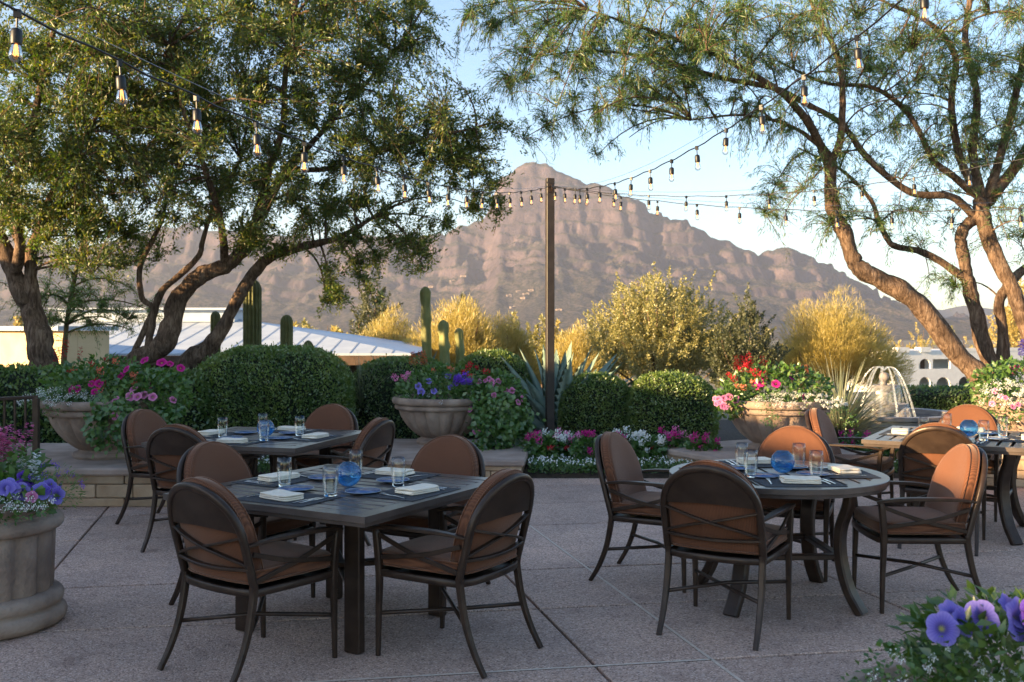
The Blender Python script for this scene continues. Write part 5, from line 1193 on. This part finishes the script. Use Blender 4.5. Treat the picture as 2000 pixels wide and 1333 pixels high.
# cream building with slot openings, its wall turned to the low sun
t = thing('slotted_building', 'cream stucco building with dark slot openings behind the thick trunk', 'building', (-9.15,20.5,float(gz(20.6))-.2), math.radians(-34))
wall_open('wall', -7.5, 0, 0, 1.95, .25, [(x, x+.42, 1.02, 1.22, 'slot') for x in (-.75,-1.75,-2.75,-3.75,-4.75)], M['cream_wall'], t, .02)
part('interior', MB().box((-3.75,.62,.9), (7.2,.6,1.7)).mesh('interior', M['dark_void']), None, t)
part('side_wall', MB().box((-.125,.62,.975), (.25,.73,1.95)).mesh('side_wall', M['cream_wall']), None, t)
part('roof', MB().box((-3.75,.45,2.0), (7.7,1.4,.09)).mesh('roof', M['white_roof']), None, t)
# white arched hotel building on the lower ground
D_ = 140.0; sc_ = D_/F; xb0 = (1752-UC)*sc_; zt = H+(VH-682)*sc_; zg = float(gz(D_))-.3
X_ = lambda u: (u-1752)*sc_; Z_ = lambda v: H+(VH-v)*sc_-zg
t = thing('arched_building', 'white two-storey hotel building with arched openings beyond the fountain', 'building', (xb0,D_,zg), math.radians(20))
ops = [(X_(1806),X_(1834),Z_(722),Z_(702),'arch'),(X_(1840),X_(1884),Z_(722),Z_(703),''),(X_(1806),X_(1834),Z_(757),Z_(738),'arch'),(X_(1848),X_(1884),Z_(757),Z_(739),'arch'),
       (X_(1972),X_(1984),Z_(722),Z_(704),'arch'),(X_(1988),X_(1993),Z_(722),Z_(704),'arch'),(X_(1905),X_(1935),Z_(722),Z_(703),''),(X_(1905),X_(1935),Z_(757),Z_(739),'arch')]
ops += [(X_(1766)+i*.42, X_(1766)+i*.42+.22, Z_(716)+j*.42, Z_(716)+j*.42+.22, '') for i in range(2) for j in range(2)]
wall_open('wall', 0, 24, 0, Z_(686), .5, ops, M['white_wall'], t, .12)
part('parapet', MB().box((1.0,.4,Z_(684)), (2.0,1.2,.7)).box((4.9,.4,Z_(684)),(1.8,1.2,.7)).box((16,.4,Z_(685)),(14,.9,.5)).mesh('parapet', M['white_wall']), None, t)
part('end_wall', MB().box((-.2,5.2,Z_(686)/2), (.4,10.4,Z_(686))).mesh('end_wall', M['white_wall']), None, t)
part('back_wall', MB().box((12,3.6,Z_(686)/2), (23.4,.3,Z_(686)-.2)).box((12,1.8,Z_(728)),(23.4,3.2,.3)).box((12,5,Z_(687)),(23.6,9,.2)).mesh('back_wall', M['white_wall']), None, t)
for (a, b) in ((1806,1812),(1840,1850)): part('door', MB().box(((X_(a)+X_(b))/2+.9,3.42,Z_(722)+.4), (.8,.06,2.0)).mesh('door', M['brown_wood']), None, t)
# fountain
M['fountain'] = pmat('fountain_stone', (.16,.14,.14), (.26,.23,.22), 6, .5, bump=.2)
def water():
    m, n, l, b = _mat('falling_water'); n.remove(b)
    tr = n.new('ShaderNodeBsdfTransparent'); df = n.new('ShaderNodeBsdfDiffuse'); df.inputs[0].default_value = (.85,.9,.95,1); tl = n.new('ShaderNodeBsdfTranslucent'); tl.inputs[0].default_value = (.85,.9,.95,1)
    gl = n.new('ShaderNodeBsdfGlossy'); gl.inputs['Roughness'].default_value = .15
    a = n.new('ShaderNodeMixShader'); a.inputs[0].default_value = .5; l.new(df.outputs[0], a.inputs[1]); l.new(tl.outputs[0], a.inputs[2])
    c = n.new('ShaderNodeMixShader'); c.inputs[0].default_value = .2; l.new(a.outputs[0], c.inputs[1]); l.new(gl.outputs[0], c.inputs[2])
    nz = n.new('ShaderNodeTexNoise'); nz.inputs['Scale'].default_value = 14; mr = n.new('ShaderNodeMapRange'); mr.inputs['To Min'].default_value = .06; mr.inputs['To Max'].default_value = .38; mr.inputs['From Min'].default_value = .35; mr.inputs['From Max'].default_value = .65
    l.new(nz.outputs['Fac'], mr.inputs[0])
    x = n.new('ShaderNodeMixShader'); l.new(mr.outputs[0], x.inputs[0]); l.new(tr.outputs[0], x.inputs[1]); l.new(c.outputs[0], x.inputs[2]); l.new(x.outputs[0], n['Material Output'].inputs[0]); return m
M['water'] = water(); M['pool'] = pmat('pool_water', (.05,.08,.09), rough=.05, spec=.6)
fd = 17.0; fx = (1727-UC)/F*fd; fz = -.12; zz = lambda v: H+(VH-v)/F*fd-fz
t = thing('stone_fountain', 'tiered stone fountain with ball finial and arcing water', 'fountain', (fx,fd,fz))
part('pool_wall', MB().lathe([(1.15,0),(1.18,.05),(1.12,.1),(1.12,.2),(1.2,.22),(1.2,.28),(1.02,.28),(1.02,.05)], 48, None, False).mesh('pool_wall', M['fountain'], auto=40), None, t)
part('pool', MB().lathe([(1.04,.2),(.01,.2)], 40, None, False).mesh('pool', M['pool']), None, t)
z1, z2, z3 = zz(788), zz(752), zz(727)
part('pedestal', MB().lathe([(.26,.0),(.26,z1-.34),(.2,z1-.3),(.16,z1-.2),(.2,z1-.14)], 28).mesh('pedestal', M['fountain'], auto=40), None, t)
part('lower_bowl', MB().lathe([(.12,z1-.2),(.22,z1-.17),(.31,z1-.08),(.36,z1-.02),(.37,z1),(.34,z1),(.28,z1-.05),(.1,z1-.08)], 36).mesh('lower_bowl', M['fountain'], auto=50), None, t)
part('stem', MB().lathe([(.1,z1-.1),(.07,z1+.04),(.06,z1+.12),(.09,z2-.12)], 20).mesh('stem', M['fountain'], smooth=True), None, t)
part('upper_bowl', MB().lathe([(.07,z2-.13),(.14,z2-.1),(.2,z2-.04),(.225,z2),(.2,z2),(.1,z2-.05)], 32).mesh('upper_bowl', M['fountain'], auto=50), None, t)
part('finial', MB().lathe([(.04,z2-.06),(.045,z2+.02)]+[(max(.002,.085*math.cos(math.radians(a))), z3-.085+.085*math.sin(math.radians(a))) for a in np.linspace(-60,90,10)], 20).mesh('finial', M['fountain'], smooth=True), None, t)
for k in range(11):
    a = k*2*math.pi/11+.25; R_ = .42+.24*((k*7)%5)/5; pts = []
    for s in np.linspace(0,1,16): pts.append((R_*s*math.cos(a), R_*s*math.sin(a), z3+.02+.62*s-(.62+z3-.18)*s*s))
    part('water_jet', MB().tube(pts, np.linspace(.006,.022,16), 8).mesh('water_jet', M['water'], smooth=True), None, t)
for (r_, za, zb) in ((.225,z2,z1-.02),(.37,z1,.2)):
    part('water_curtain', MB().lathe([(r_,za),(r_+.02,za-.03),(r_+.03,za-(za-zb)*.5),(r_+.03,zb)], 40, lambda p,a: 1+.02*np.sin(a*9)[None,:]*np.ones((len(p),1)), False).mesh('water_curtain', M['water'], smooth=True), None, t)
# villas on the mountain's foot
HS = [(1012,571),(1027,576),(1037,568),(994,579),(905,541),(884,551),(842,562),(1003,602),(1092,607),(640,598),(1022,584)]
for i, (u, v) in enumerate(HS):
    ys = np.arange(1320, 2360, 3.0); p = np.array([Wp(u, v, y) for y in ys]); g = mount_z(p[:,0], p[:,1]); k = np.argmax(g > p[:,2])
    if k == 0: continue
    w = 9+4*((i*37)%10)/10; t = thing('hillside_villa', 'small pale villa on the lower slope of the mountain', 'house', (p[k,0],p[k,1],float(g[k])-1.5), .4*math.sin(i*3), 'villas on the mountain slope')
    part('wall', MB().box((0,0,1.9), (w,6,3.4)).mesh('wall', M['capstone']), None, t)
    part('roof', MB().box((0,0,3.75), (w+.8,6.8,.3)).box((w*.2,0,4.4),(w*.35,4,1.1)).mesh('roof', M['capstone'] if i % 2 else M['brown_wood']), None, t)
    part('window', MB().box((0,-3.03,1.9), (w*.6,.06,1.6)).mesh('window', M['dark_void']), None, t)
# ---- evening haze
hz = bpy.data.materials.new('haze'); hz.use_nodes = True; hn = hz.node_tree.nodes; hn.remove(hn['Principled BSDF'])
pv = hn.new('ShaderNodeVolumePrincipled'); pv.inputs['Color'].default_value = (.74,.79,.95,1); pv.inputs['Density'].default_value = .00014; pv.inputs['Anisotropy'].default_value = .2
hz.node_tree.links.new(pv.outputs[0], hn['Material Output'].inputs['Volume'])
ho = part('haze', MB().box((300,2500,200), (11000,5900,500)).mesh('haze', hz)); tag(ho, kind='stuff')
